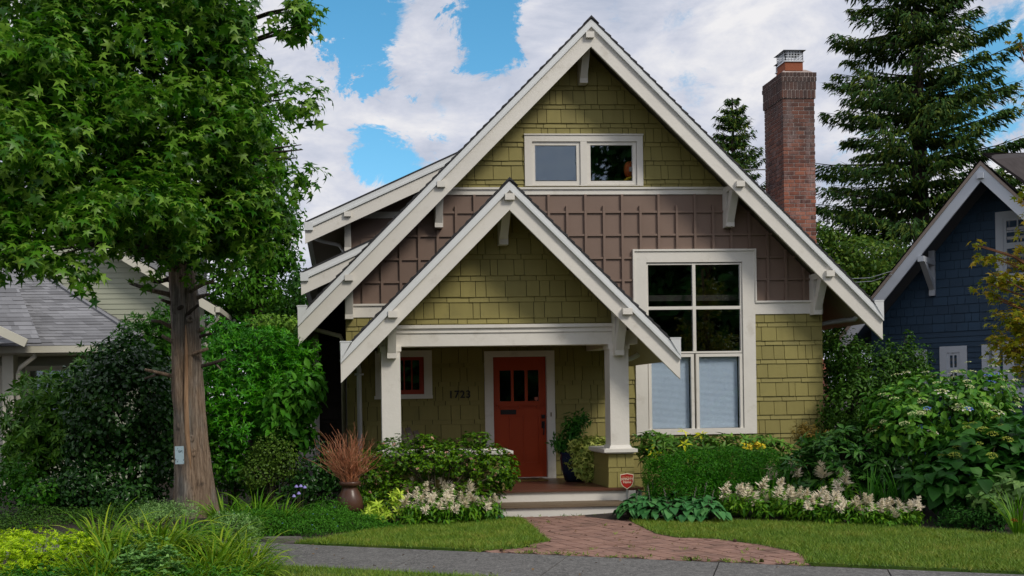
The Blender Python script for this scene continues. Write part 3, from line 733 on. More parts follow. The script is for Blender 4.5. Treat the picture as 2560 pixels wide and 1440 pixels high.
# wider fireplace base with a sloped shoulder, in front of the shaft
zsh0, zsh1 = ZZ(2064, 931, 17.75), ZZ(2060, 904, 17.9)
bricks(WR+.003, XX(2072, 1000, 17.75), 17.75, YC-.003, 0, zsh0, 'base', 5, chim)
MB().prism([(WR+.003, 17.73, zsh0), (WR+.003, YC-.003, zsh1+.25), (WR+.003, YC-.003, zsh0)], (XX(2072, 1000, 17.75)-WR+.01, 0, 0)).build('shoulder', CBRICK, chim)
wash = MB(); a = .06
wash.add([(cx0, YC, ct), (cx1, YC, ct), (cx1, cyb, ct), (cx0, cyb, ct), (cx0+.1, YC+.12, ct+.09), (cx1-.1, YC+.12, ct+.09), (cx1-.1, cyb-.12, ct+.09), (cx0+.1, cyb-.12, ct+.09)],
         [(4,5,6,7), (0,1,5,4), (1,2,6,5), (2,3,7,6), (3,0,4,7)]); wash.build('mortar_wash', MORTAR, chim)
def flue(xc, yc, w, zc0, hh, cap, name='flue'):
    mb = ring(MB(), 0, 1, 0, 1, .1, 0, 1) if False else MB().box(xc-w, xc+w, yc-w, yc+w, ct+.05, zc0)
    f = mb.build(name, CLAY, chim)
    m2 = MB().box(xc-w-.02, xc+w+.02, yc-w-.02, yc+w+.02, zc0, zc0+.02)
    for sx_ in (-1, 1):
        for i in range(7):
            p = -w+2*w*i/6
            m2.box(xc+p-.005, xc+p+.005, yc+sx_*w-.005, yc+sx_*w+.005, zc0+.02, zc0+hh); m2.box(xc+sx_*w-.005, xc+sx_*w+.005, yc+p-.005, yc+p+.005, zc0+.02, zc0+hh)
        for j in range(1, 4):
            z = zc0+.02+(hh-.02)*j/4
            m2.box(xc-w, xc+w, yc+sx_*w-.004, yc+sx_*w+.004, z-.004, z+.004); m2.box(xc+sx_*w-.004, xc+sx_*w+.004, yc-w, yc+w, z-.004, z+.004)
    cw = w+cap
    m2.add([(xc-cw, yc-cw, zc0+hh), (xc+cw, yc-cw, zc0+hh), (xc+cw, yc+cw, zc0+hh), (xc-cw, yc+cw, zc0+hh), (xc-.06, yc-.06, zc0+hh+.06), (xc+.06, yc-.06, zc0+hh+.06), (xc+.06, yc+.06, zc0+hh+.06), (xc-.06, yc+.06, zc0+hh+.06)],
           [(0,3,2,1), (4,5,6,7), (0,1,5,4), (1,2,6,5), (2,3,7,6), (3,0,4,7)])
    m2.build('spark_cap', METAL, f)
fx = XX(1976, 165, YC+.2); flue(fx, YC+.22, .17, ZZ(1976, 157, YC+.1), .21, .05)
flue(XX(1957, 165, YC+.65), YC+.62, .10, ZZ(1950, 175, YC+.5), .16, .04)
rod = MB(); a, b = P(1858, 424.5, 18.4), P(1916, 424, 18.4); rod.tube([a, b], .012, 6); rod.build('stay_rod', METAL, chim)
# ================================================================== ground, path, pavement, lawns
def in_poly(x, y, poly):
    c = np.zeros(np.shape(x), bool); n = len(poly)
    for i in range(n):
        x0, y0 = poly[i]; x1, y1 = poly[(i+1) % n]
        if y0 == y1: continue
        c ^= ((y0 > y) != (y1 > y)) & (x < (x1-x0)*(y-y0)/(y1-y0)+x0)
    return c
def gp(px, py, z=0): p = PG(px, py, z); return (p.x, p.y)
# garden beds are gently mounded soil; gz gives the height of the soil anywhere
def gz(x, y):
    h = 0.0
    for cx, cy_, rx, ry, a in MOUNDS:
        d = ((x-cx)/rx)**2+((y-cy_)/ry)**2
        if d < 1: h = max(h, a*(1-d)**.8)
    return h
MOUNDS = [(-3.6, 14.6, 3.4, 1.9, .16), (-.2, 14.0, 1.5, .7, .14), (-2.5, 9.6, 1.75, 1.15, .20), (6.6, 13.9, 3.4, 1.1, .12), (1.2, 13.9, 1.6, .5, .06)]
t = NT('soil'); c = t.ramp(t.noise(3, 8, .7), [(.3, (.016, .011, .008)), (.6, (.040, .028, .020)), (.8, (.07, .052, .036))])
t.t.links.new(c, t.b.inputs['Base Color']); t.b.inputs['Roughness'].default_value = .95; t.bump(t.noise(30, 6, .7), .8, .03); SOIL = t.m
mb = MB(); mb.add([(-400, -300, -.03), (400, -300, -.03), (400, 700, -.03), (-400, 700, -.03)], [(0, 1, 2, 3)])
tag(mb.build('ground', SOIL), kind='structure')
# mounded bed sheet
nx, ny = 150, 90; xs = np.linspace(-9, 12, nx); ys = np.linspace(7.5, 17.5, ny)
mb = MB(); mb.v = [(float(x), float(y), gz(x, y)-.006+.012*mnoise.noise((x*3, y*3, 0))) for y in ys for x in xs]
mb.f = [(j*nx+i, j*nx+i+1, (j+1)*nx+i+1, (j+1)*nx+i) for j in range(ny-1) for i in range(nx-1)]
tag(mb.build('garden_soil', SOIL, None, True), kind='structure')

sw_far = [(-60, 1327), (650, 1357), (1225, 1381.5), (2015, 1414), (2560, 1437), (2750, 1446)]
sw_near = [(-400, 1352), (650, 1411), (1150, 1441), (1700, 1474), (2750, 1540)]
t = NT('old_concrete')
c = t.ramp(t.noise(1.6, 8, .72), [(.28, (.062, .060, .058)), (.72, (.128, .125, .120))])
c = t.mix(t.n('ShaderNodeMapRange', {0: t.noise(26, 4, .8), 1: .50, 2: .62, 4: .9}).outputs[0], c, (.22, .215, .205))
c = t.mix(t.n('ShaderNodeMapRange', {0: t.noise(19, 4, .8), 1: .54, 2: .64, 4: .8}).outputs[0], c, (.040, .039, .038))
sp = t.n('ShaderNodeTexVoronoi', {'Scale': 95.0, 'Vector': t.n('ShaderNodeTexCoord').outputs['Object']})
c = t.mix(t.n('ShaderNodeMapRange', {0: t.noise(70, 3, .8), 1: .52, 2: .72}).outputs[0], c, (.30, .29, .275))
c = t.mix(t.n('ShaderNodeMapRange', {0: t.noise(45, 3, .8), 1: .60, 2: .75}).outputs[0], c, (.035, .034, .033))
t.t.links.new(c, t.b.inputs['Base Color']); t.b.inputs['Roughness'].default_value = .9; t.bump(t.noise(110, 4, .7), .6, .006); CONC = t.m
# pavement slabs with open joints, each slab a little different in level
f0, f1 = gp(*sw_far[0], .02), gp(*sw_far[-1], .02); n0, n1 = gp(*sw_near[0], .02), gp(*sw_near[-1], .02)
d = (Vector((*f1, 0))-Vector((*f0, 0))); ln = d.length; d.normalize(); nrm = Vector((d.y, -d.x, 0))
wid = 1.62
jref = (Vector((*gp(1800, 1405), 0))-Vector((*f0, 0))).dot(d)
mb = MB(); k = -6; rn = random.Random(2)
while jref+k*1.52 < ln+4:
    a = Vector((*f0, 0))+d*(jref+k*1.52+.006); b = Vector((*f0, 0))+d*(jref+(k+1)*1.52-.006)
    z = .020+rn.uniform(-.004, .004)
    mb.prism([(a.x, a.y, z), (b.x, b.y, z+rn.uniform(-.003, .003)), (b.x+nrm.x*wid, b.y+nrm.y*wid, z), (a.x+nrm.x*wid, a.y+nrm.y*wid, z)], (0, 0, -.12)); k += 1
tag(mb.build('sidewalk', CONC), kind='structure')

# brick path: bricks laid in running bond, turned on the slant
path_poly = [gp(*p) for p in [(1262, 1296), (1290, 1330), (1330, 1372), (1200, 1381), (1225, 1383.5), (2015, 1416), (2040, 1410), (2000, 1378), (1900, 1360), (1800, 1345), (1700, 1338), (1600, 1296), (1560, 1290)]]
t = NT('path_brick'); c = t.ramp(t.island(), [(0, (.22, .120, .090)), (.4, (.28, .158, .118)), (.75, (.32, .185, .140)), (1, (.26, .150, .118))])
c = t.mix(t.n('ShaderNodeMapRange', {0: t.noise(2.0, 6, .7), 1: .50, 2: .75}).outputs[0], c, (.10, .06, .045))
c = t.mix(t.n('ShaderNodeMapRange', {0: t.noise(9.0, 6, .7), 1: .62, 2: .8}).outputs[0], c, (.33, .20, .16))
t.t.links.new(c, t.b.inputs['Base Color']); t.b.inputs['Roughness'].default_value = .85; t.bump(t.noise(60, 4, .7), .5, .006); PBRICK = t.m
uq = Vector((.95, .31, 0)).normalized(); ca, sa = uq.x, uq.y; mb = MB(); rn = random.Random(9)
cx_, cy_0 = gp(1500, 1345)
L_, W_ = .205, .105
for i in range(-40, 40):
    for j in range(-70, 70):
        u = i*L_; v = j*W_+(W_/2 if i % 2 else 0)
        x, y = cx_+u*ca-v*sa, cy_0+u*sa+v*ca
        if not in_poly(np.array(x), np.array(y), path_poly): continue
        if y > YF-.50: continue
        hl, hw = L_/2-.0065, W_/2-.0060; z = .018+rn.uniform(-.002, .002); tl_ = rn.uniform(-.012, .012); an = rn.gauss(0, .008)
        co = []
        for p, q in ((-hl, -hw), (hl, -hw), (hl, hw), (-hl, hw)):
            p2, q2_ = p-q*an, q+p*an; co.append((x+p2*ca-q2_*sa, y+p2*sa+q2_*ca, z+p*tl_))
        mb.prism(co, (0, 0, -.05))
tag(mb.build('brick_path', PBRICK), kind='structure')
pp = MB(); pp.prism([(a, b, .008) for a, b in path_poly], (0, 0, -.03)); tag(pp.build('path_joint_sand', mat('joint_sand', (.050, .036, .028), .95, .3, 12)), kind='structure')

lawn_r = [gp(*p) for p in [(1575, 1306), (1640, 1303), (1800, 1305), (2000, 1312), (2240, 1322), (2400, 1334), (2560, 1346), (2760, 1362), (2760, 1445), (2560, 1436), (2015, 1412.5), (2018, 1398), (1985, 1383), (1900, 1366), (1800, 1352), (1690, 1347), (1640, 1338)]]
lawn_l = [gp(*p) for p in [(735, 1361), (800, 1352), (870, 1340), (1000, 1320), (1200, 1307), (1290, 1299), (1310, 1303), (1345, 1335), (1372, 1357), (1300, 1370), (1225, 1380), (1000, 1371)]]
lawn_f = [gp(*p) for p in [(400, 1404), (650, 1416), (900, 1429), (1150, 1443), (1250, 1449), (1250, 1520), (300, 1520)]]
t = NT('lawn_sheet'); c = t.ramp(t.noise(2.2, 6, .65), [(.3, (.032, .090, .004)), (.5, (.062, .130, .007)), (.78, (.15, .15, .03))])
t.t.links.new(c, t.b.inputs['Base Color']); t.b.inputs['Roughness'].default_value = .95; t.bump(t.noise(60, 4, .8), .8, .02); LAWN = t.m
for pl in (lawn_r, lawn_l, lawn_f):
    mb = MB(); mb.prism([(a, b, .024) for a, b in pl], (0, 0, -.05)); tag(mb.build('lawn', LAWN), kind='structure')

# ================================================================== foliage tools
def mesh_np(name, V, Fc, smooth=False):
    me = bpy.data.meshes.new(name); k = Fc.shape[1]; M = Fc.shape[0]
    me.vertices.add(len(V)); me.vertices.foreach_set('co', np.ascontiguousarray(V, np.float32).ravel())
    me.loops.add(M*k); me.loops.foreach_set('vertex_index', np.ascontiguousarray(Fc, np.int32).ravel())
    me.polygons.add(M); me.polygons.foreach_set('loop_start', np.arange(0, M*k, k, dtype=np.int32))
    me.update(calc_edges=True); me.validate()
    return me
def shape_leaf(w=.5, fold=.12, curl=.25, tip=.55):
    """two quads and two triangles each side would be finer; this is six triangles along a folded midrib. length 1 along +y"""
    v = [(0, 0, 0), (0, .5, -curl*.15), (0, 1, -curl), (-w/2, .28, fold), (-w/2*.9, tip+.08, fold-curl*.35), (w/2, .28, fold), (w/2*.9, tip+.08, fold-curl*.35)]
    f = [(0, 1, 3), (3, 1, 4), (4, 1, 2), (0, 5, 1), (5, 6, 1), (6, 2, 1)]
    return np.array(v, float), np.array(f)
def shape_star(lobes=5, inner=.30, droop=.22):
    v = [(0, .38, .03)]; pts = []
    angs = [-122, -66, 0, 66, 122]; ls = [.52, .78, .72, .78, .52]
    base = (0, .05)
    for i, a in enumerate(angs):
        if i == 0: v.append((.06, .06, 0))
        ra = R(a); v.append((-math.sin(-ra)*ls[i]*1.0*1, .38+math.cos(ra)*ls[i]*.95, -droop*ls[i]))
        if i < 4:
            mid = R((a+angs[i+1])/2); v.append((math.sin(mid)*inner*.85, .38+math.cos(mid)*inner*.85, 0))
    v.append((-.06, .06, 0))
    n = len(v)-1
    f = [(0, i+1, (i+1) % n+1) for i in range(n)]
    return np.array(v, float), np.array(f)
def shape_heart(curl=.3):
    v = [(0, 0, 0), (0, .45, -.02), (0, 1, -curl), (-.36, .02, .07), (-.46, .32, .10), (-.28, .70, -.06), (.36, .02, .07), (.46, .32, .10), (.28, .70, -.06)]
    f = [(0, 1, 3), (3, 1, 4), (4, 1, 5), (5, 1, 2), (0, 6, 1), (6, 7, 1), (7, 8, 1), (8, 2, 1)]
    return np.array(v, float), np.array(f)
def shape_spike(w=.12):
    v = [(0, 0, 0), (-w, .35, 0), (0, 1, -.05), (w, .35, 0), (0, .35, w)]
    return np.array(v, float), np.array([(0, 4, 1), (1, 4, 2), (0, 3, 4), (3, 2, 4)])
OVAL = shape_leaf(.52); NARROW = shape_leaf(.28, .06, .3, .5); STAR = shape_star(); HEART = shape_heart(); SPIKE = shape_spike(); SLIM = shape_leaf(.16, .03, .15, .5)
ROUND = shape_leaf(.72, .10, .15, .5)
def norm(a): return a/np.maximum(np.linalg.norm(a, axis=-1, keepdims=True), 1e-9)
def place(shape, pos, tip, nor, size):
    """leaf template set at each pos, its length along tip, its face towards nor"""
    V, Fc = shape; y = norm(tip); x = norm(np.cross(y, nor)); z = np.cross(x, y)
    s = np.asarray(size)[:, None, None]
    W = pos[:, None, :]+s*(V[None, :, 0, None]*x[:, None, :]+V[None, :, 1, None]*y[:, None, :]+V[None, :, 2, None]*z[:, None, :])
    n = len(pos); k = len(V)
    FF = Fc[None]+(np.arange(n)*k)[:, None, None]
    return W.reshape(-1, 3), FF.reshape(-1, Fc.shape[1])
def merge(parts):
    Vs, Fs, o = [], [], 0
    for v, f in parts: Vs.append(v); Fs.append(f+o); o += len(v)
    return np.concatenate(Vs), np.concatenate(Fs)
def bumpy(d, seed, amp, k=2.2):
    """lumpy factor for a set of directions"""
    r = np.random.RandomState(seed); f = np.ones(len(d))
    for i in range(7):
        w = norm(r.randn(1, 3))*k*(.7+.5*i); f += amp/(1+.45*i)*np.sin((d*w).sum(1)*2+r.rand()*6.28)
    return f
def blob_points(blobs, n, seed, shell=.45, amp=.16, flat=None, avoid=None):
    """points in a union of lumpy ellipsoids, thicker towards the outside; returns positions and outward directions"""
    r = np.random.RandomState(seed); vol = np.array([b[1][0]*b[1][1]+b[1][1]*b[1][2]+b[1][0]*b[1][2] for b in blobs])*np.array([b[2] if len(b) > 2 else 1 for b in blobs])
    cnt = r.multinomial(n, vol/vol.sum()); Ps, Os = [], []
    for i, b in enumerate(blobs):
        m_ = cnt[i]
        if not m_: continue
        d = norm(r.randn(m_, 3)); rad = 1-shell*r.rand(m_)**1.6
        p = d*(rad*bumpy(d, seed+i*7, amp))[:, None]*np.array(b[1])
        Ps.append(p+np.array(b[0])); Os.append(norm(d/np.array(b[1])))
    Pp, Oo = np.concatenate(Ps), np.concatenate(Os)
    k = Pp[:, 2] > (flat if flat is not None else .02)
    if avoid is not None: k &= ~avoid(Pp)
    return Pp[k], Oo[k]
def foliage(blobs, n, shape, size, seed, out=.8, up=.5, rnd=.6, tipdown=.4, whorl=0, shell=.45, amp=.16, var=.3, flat=None, avoid=None, spread=.5, sprig=0):
    r = np.random.RandomState(seed+99)
    if whorl:
        c, o = blob_points(blobs, max(1, n//whorl), seed, shell, amp, flat, avoid); m_ = len(c)
        ax = norm(o*out+np.array([0, 0, up])+r.randn(m_, 3)*rnd)
        ref = norm(r.randn(m_, 3)); x = norm(np.cross(ax, ref)); y = np.cross(ax, x)
        Ps, Ts, Ns = [], [], []
        for k in range(whorl):
            a = 2*math.pi*(k/whorl)+r.rand(m_)*.7
            rad = x*np.cos(a)[:, None]+y*np.sin(a)[:, None]
            lift = (spread*(.4+.9*r.rand(m_)))[:, None]
            Ts.append(norm(rad+ax*lift)); Ns.append(norm(ax-rad*lift)); Ps.append(c+rad*size*.08)
        pos, tip, nor = np.concatenate(Ps), np.concatenate(Ts), np.concatenate(Ns)
    elif sprig:
        c, o = blob_points(blobs, max(1, n//sprig), seed, shell, amp, flat, avoid); m_ = len(c)
        ax = norm(o*out+np.array([0, 0, up])+r.randn(m_, 3)*rnd); Ps, Ts, Ns = [], [], []
        for k in range(sprig):
            sd = norm(np.cross(ax, r.randn(m_, 3))); f = k/sprig
            Ps.append(c+ax*(size*(f-.5)*sprig*.45)); Ts.append(norm(sd+ax*.7-np.array([0, 0, tipdown]))); Ns.append(norm(ax*.5+np.array([0, 0, .8])+r.randn(m_, 3)*.3+o*.4))
        pos, tip, nor = np.concatenate(Ps), np.concatenate(Ts), np.concatenate(Ns)
    else:
        pos, o = blob_points(blobs, n, seed, shell, amp, flat, avoid); m_ = len(pos)
        nor = norm(o*out+np.array([0, 0, up])+r.randn(m_, 3)*rnd)
        tip = norm(o*.5+r.randn(m_, 3)*.8-np.array([0, 0, tipdown])); tip = norm(tip-nor*(tip*nor).sum(1)[:, None])
    return place(shape, pos, tip, nor, size*(1+var*(r.rand(len(pos))*2-1)))
def fol(name, VF, mat_, parent=None): return put(name, mesh_np(name, *VF), mat_, parent)
def px_blob(px, py, Y, rx, rz, ry=None, w=1):
    """an ellipsoid seen at a pixel: radii given in pixels across and up, depth radius in metres"""
    k = Y/F; c = P(px, py, Y)
    return ((c.x, c.y, c.z), (rx*k, ry if ry else min(rx, rz)*k, rz*k), w)
def straps(n, length, width, seed, spread=.8, arch=1.0, rad=.08, seg=7, lvar=.3, lean=(0, 0)):
    """strap leaves that rise from a crown and arch over"""
    r = np.random.RandomState(seed); V, Fc = [], []; o = 0
    for i in range(n):
        a = r.rand()*6.283; L0 = length*(1+lvar*(r.rand()*2-1)); e = (.50+.50*r.rand())*spread; w = width*(.75+.5*r.rand())
        d = np.array([math.cos(a)+lean[0], math.sin(a)+lean[1], 0]); d /= np.linalg.norm(d); side = np.array([-d[1], d[0], 0]); tw = r.randn()*.35
        p = np.array([math.cos(a)*rad*r.rand(), math.sin(a)*rad*r.rand(), 0]); th = math.pi/2-e*.50
        cv = arch*(.6+.8*r.rand())*e
        for k in range(seg+1):
            f = k/seg; ww = w*(1-f**2.2)*(.6+.4*min(1, f*5))+.001
            s2 = side*math.cos(tw*f)+np.array([0, 0, 1])*math.sin(tw*f)
            V += [p-s2*ww/2, p+s2*ww/2]
            if k < seg: Fc.append((o+2*k, o+2*k+1, o+2*k+3, o+2*k+2))
            st = L0/seg; p = p+(d*math.cos(th)+np.array([0, 0, 1])*math.sin(th))*st; th -= cv*2.6/seg*(f+.25)
        o += 2*(seg+1)
    return np.array(V), np.array(Fc)
def shift(VF, off): return VF[0]+np.array(off), VF[1]

# ---- grass
def grass(poly, n, seed, h=.045, w=.007):
    r = np.random.RandomState(seed); a = np.array(poly); lo, hi = a.min(0), a.max(0)
    lo = np.maximum(lo, [-6, 7]); hi = np.minimum(hi, [9.5, 15])
    p = lo+(hi-lo)*r.rand(n*3, 2); jit = r.randn(n*3, 2)*.015
    p = p[in_poly(p[:, 0]+jit[:, 0], p[:, 1]+jit[:, 1], poly)][:n]; m_ = len(p)
    hh = h*(.45+.9*r.rand(m_)); an = r.rand(m_)*6.28; ln_ = .6*r.randn(m_, 2)
    base = np.c_[p, np.full(m_, .018)]; sd = np.c_[np.cos(an), np.sin(an), np.zeros(m_)]*(w*.5*(.6+.8*r.rand(m_)))[:, None]
    tip = base+np.c_[ln_*hh[:, None], hh]
    V = np.stack([base-sd, base+sd, tip], 1).reshape(-1, 3); Fc = np.arange(m_*3).reshape(-1, 3); return V, Fc
t = NT('grass_blade'); f = t.math('ADD', t.math('MULTIPLY', t.island(), .38), t.math('MULTIPLY', t.noise(1.7, 7, .68), .86), True)
c = t.ramp(f, [(.28, (.058, .155, .003)), (.55, (.115, .225, .006)), (.76, (.195, .270, .012)), (.97, (.38, .31, .07))])
t.t.links.new(c, t.b.inputs['Base Color']); t.b.inputs['Roughness'].default_value = .6; GRASS = t.m
for pl, n, s in ((lawn_r, 85000, 1), (lawn_l, 42000, 2), (lawn_f, 22000, 3)):
    tag(fol('grass', grass(pl, n, s), GRASS), kind='stuff')

# weeds along the brick joints, bits of litter
r_ = np.random.RandomState(31); wp = []
for q in range(len(path_poly)):
    a, b = np.array(path_poly[q]), np.array(path_poly[(q+1) % len(path_poly)])
    for k in range(int(np.linalg.norm(b-a)*16)): wp.append(a+(b-a)*r_.rand()+r_.randn(2)*.05)
for k in range(22):
    p_ = np.array([r_.uniform(1.4, 5.2), r_.uniform(10.2, 13.6)])
    if in_poly(p_[0], p_[1], path_poly): wp.append(p_)
wp = np.array([w for w in wp if w[1] < YF-.6]); wb = np.repeat(wp, 7, 0)+r_.randn(len(wp)*7, 2)*.018; m_ = len(wb)
tip_ = np.c_[r_.randn(m_, 2)*.9, np.ones(m_)]
tag(put('weeds', mesh_np('weeds', *place(SLIM, np.c_[wb, np.full(m_, .018)], tip_, np.c_[r_.randn(m_, 2), np.full(m_, .5)], .03+.03*r_.rand(m_))), GRASS), kind='stuff')
lp_ = []
while len(lp_) < 260:
    p_ = np.array([r_.uniform(-2, 7), r_.uniform(9.2, 13.8)])
    if in_poly(p_[0], p_[1], path_poly) or in_poly(p_[0], p_[1], lawn_l) and r_.rand() < .5 or (r_.rand() < .35 and p_[1] < 12): lp_.append(p_)
lp_ = np.array(lp_); m_ = len(lp_)
tag(put('leaf_litter', mesh_np('leaf_litter', *place(OVAL, np.c_[lp_, np.full(m_, .034)], np.c_[r_.randn(m_, 2), r_.randn(m_)*.15], np.c_[r_.randn(m_, 2)*.35, np.ones(m_)], .02+.03*r_.rand(m_))), mat('dry_leaf', (.16, .10, .045), .8, .4, 14)), kind='stuff')
# ================================================================== neighbouring houses
# ---- sage green house on the left
SAGE = mat('sage_siding_paint', (.36, .38, .29), .6, .05, 2)
SAGETRIM = mat('cream_trim_paint', (.62, .60, .50), .5, .05, 2)
GREYROOF = mat('grey_asphalt_shingle', (.265, .268, .285), .85, .18, 1.2, island=.45, bump=.4, bscale=60)
sage = thing('neighbour_house', 'sage green lap sided house with grey shingled hip roof behind the left shrubs', 'house', (-5.5, 22, 0))
def lap(mb, poly, Y, expo=.115, proud=.014):
    zs_ = [p[1] for p in poly]; xs_ = [p[0] for p in poly]; z = min(zs_)
    while z < max(zs_):
        pl = clip_convex([(min(xs_)-1, z), (max(xs_)+1, z), (max(xs_)+1, z+expo), (min(xs_)-1, z+expo)], poly)
        if len(pl) >= 3:
            b = len(mb.v); n = len(pl)
            mb.v += [(x, Y-.003-proud*(1-(q-z)/expo), q) for x, q in pl]+[(x, Y+.05, q) for x, q in pl]
            mb.f.append(tuple(range(b, b+n))); mb.f += [(b+(i+1) % n, b+i, b+n+i, b+n+(i+1) % n) for i in range(n)]
        z += expo
    return mb
YA = 23.0                                                     # gable wall
def q2(px, py, Y): p = P(px, py, Y); return (p.x, p.z)
apx, apz = q2(232, 583, YA)
rk_r = q2(545, 768, YA); sl = (apz-rk_r[1])/(rk_r[0]-apx)
cxr = q2(510, 760, YA)[0]
wall_l = -16
gp_ = [(wall_l, 0), (cxr, 0), (cxr, apz-.06-sl*(cxr-apx)), (apx, apz-.06), (apx-6, apz-.06)]
lap(MB(), gp_, YA, .118).build('siding', SAGE, sage)
MB().box(cxr-.12, cxr+.02, YA-.04, YA+.3, 0, apz-.4-sl*(cxr-apx)).build('corner_board', SAGETRIM, sage)
xe = rk_r[0]
def slab(p, vec, name, m_, parent): return MB().prism(p, vec).build(name, m_, parent)
def shingle_slope(p00, p10, p11, p01, name, mat_, parent, expo=.145, seed=0, tab=.32, thick=.012):
    """courses of shingle tabs over a quadrilateral roof plane: p00-p10 the eave, p01-p11 the top edge"""
    rn = random.Random(seed); p00, p10, p11, p01 = map(Vector, (p00, p10, p11, p01))
    mb = MB(); nrm_ = (p10-p00).cross(p01-p00).normalized()
    if nrm_.z < 0: nrm_ = -nrm_
    H = max((p01-p00).length, (p11-p10).length); n = max(1, int(H/expo)); n = min(n, 70)
    for i in range(n):
        f0, f1 = i/n, (i+1.25)/n
        a, b = p00.lerp(p01, f0), p10.lerp(p11, f0); c_, d_ = p00.lerp(p01, min(1, f1)), p10.lerp(p11, min(1, f1))
        Ln = (b-a).length
        if Ln < .05: continue
        x = -rn.random()*tab
        while x < Ln:
            w = tab*rn.uniform(.35, 1.1); u0, u1 = max(0, x)/Ln, min(Ln, x+w)/Ln
            if u1 > u0:
                th = thick*rn.uniform(.7, 1.5)
                q = [a.lerp(b, u0)+nrm_*th, a.lerp(b, u1)+nrm_*th, c_.lerp(d_, u1)+nrm_*.002, c_.lerp(d_, u0)+nrm_*.002]
                e_ = [a.lerp(b, u0)-nrm_*.01, a.lerp(b, u1)-nrm_*.01]
                mb.add(q+e_, [(0, 1, 2, 3), (4, 5, 1, 0)])
            x += w
    mb.add([p00-nrm_*.012, p10-nrm_*.012, p11-nrm_*.012, p01-nrm_*.012], [(0, 1, 2, 3)])
    return mb.build(name, mat_, parent)
shingle_slope((xe, YA-.45, apz-sl*(xe-apx)), (xe, 26, apz-sl*(xe-apx)), (apx, 26, apz), (apx, YA-.45, apz), 'roof', GREYROOF, sage, seed=3)
mb = MB(); mb.prism([(apx-.0, YA-.5, apz-.02), (xe, YA-.5, apz-.02-sl*(xe-apx)), (xe, YA-.5, apz-.24-sl*(xe-apx)), (apx, YA-.5, apz-.24)], (0, .05, 0)); mb.build('bargeboard', SAGETRIM, sage)
MB().prism([(apx, YA-.45, apz-.03), (xe, YA-.45, apz-.03-sl*(xe-apx)), (xe, YA-.45, apz-.12-sl*(xe-apx)), (apx, YA-.45, apz-.12)], (0, 3, 0)).build('soffit', SAGETRIM, sage)
MB().box(xe-.02, xe+.10, YA-.5, 26, apz-sl*(xe-apx)-.16, apz-sl*(xe-apx)-.04).build('gutter', SAGETRIM, sage)
zq = apz-sl*(xe-apx)-.15
MB().tube([(xe+.03, YA-.3, zq), (xe+.03, YA-.3, zq-.12), (cxr+.12, YA-.15, zq-.32), (cxr+.06, YA-.12, zq-.5), (cxr+.06, YA-.12, 0)], .045, 10).build('downspout', SAGETRIM, sage, True)
qv = [P(246, 592, 23.4), P(515, 745, 23.4), P(520, 600, 27.5), P(290, 575, 27.5)]
shingle_slope(tuple(qv[0]), tuple(qv[1]), tuple(qv[2]), tuple(qv[3]), 'roof', GREYROOF, sage, seed=4)
# upper cross wing behind: pale corner above the hip roof
a = P(70, 600, 24); MB().box(a.x-.10, a.x+.06, 22.9, 22.95, 2, a.z+.2).build('corner_board', SAGETRIM, sage)
# hip roof of the front wing
YE = 20.2
eL, eR = P(-260, 852, YE), P(375, 871, YE); ez = (eL.z+eR.z)/2-.03
rg = P(30, 638, 23); rl = P(-330, 638, 23)
eLx, eRx = eL.x, eR.x
top = Vector((rg.x, 22.95, rg.z)); topl = Vector((rl.x, 22.95, rg.z))
backr = Vector((eRx, 25.6, ez))
shingle_slope((eLx, YE, ez), (eRx, YE, ez), tuple(top), tuple(topl), 'roof', GREYROOF, sage, seed=5)
shingle_slope((eRx, YE, ez), tuple(backr), tuple(top), tuple(top), 'roof', GREYROOF, sage, seed=6)
mb = MB(); mb.tube([(eRx, YE, ez+.02), tuple(top+Vector((0, 0, .02)))], .05, 6); mb.build('hip_cap', GREYROOF, sage)
# small front gable roof leaning on the hip, bottom left
g0, g1, g2 = P(0, 668, 21.2), P(108, 860, 19.6), P(-120, 862, 19.6)
shingle_slope((g2.x-1.5, 19.3, ez-.0), (g1.x, 19.5, ez+.01), (g0.x+.12, 21.4, g0.z+.05), (g0.x-2.2, 21.4, g0.z+.05), 'roof', GREYROOF, sage, seed=8)
qa, qb = P(-120, 770, 19.4), P(66, 858, 19.4); MB().bar(tuple(qa), tuple(qb), .05, .16).build('bargeboard', SAGETRIM, sage)
MB().box(eLx-3, eRx+.05, YE-.12, YE-.001, ez-.14, ez-.01).build('gutter', SAGETRIM, sage)
MB().box(eLx-3, eRx, YE, YE+1.2, ez-.16, ez-.12).build('soffit', SAGETRIM, sage)
pl = [(eLx-3, 0), (eRx-.4, 0), (eRx-.4, ez-.16), (eLx-3, ez-.16)]
lap(MB(), pl, YE+1.0, .118).build('siding', SAGE, sage)
a = P(25, 950, YE+.3); MB().box(a.x-.12, a.x+.10, YE+.2, YE+.5, 0, ez-.16).build('porch_column', SAGETRIM, sage)
a = P(40, 950, YE); b = P(90, 882, YE)
MB().tube([(b.x, YE-.03, ez-.12), (b.x-.02, YE+.0, ez-.2), (a.x+.05, YE+.12, ez-.42), (a.x, YE+.15, ez-.55), (a.x, YE+.15, .1)], .045, 10).build('downspout', SAGETRIM, sage, True)
a, b = P(68, 1100, YE+1), P(120, 915, YE+1)
w_ = ring(MB(), a.x, b.x+.6, .7, b.z, .1, YE+.93, YE+1.0).build('window', SAGETRIM, sage)
MB().box(a.x+.09, b.x+.51, YE+.975, YE+.98, .79, b.z-.09).build('pane', GLASS, w_)
a, b = P(-60, 1120, YE+1), P(10, 915, YE+1)
w_ = ring(MB(), a.x, b.x, .7, b.z, .1, YE+.93, YE+1.0).build('window', SAGETRIM, sage)
MB().box(a.x+.09, b.x-.09, YE+.975, YE+.98, .79, b.z-.09).build('pane', GLASS, w_)

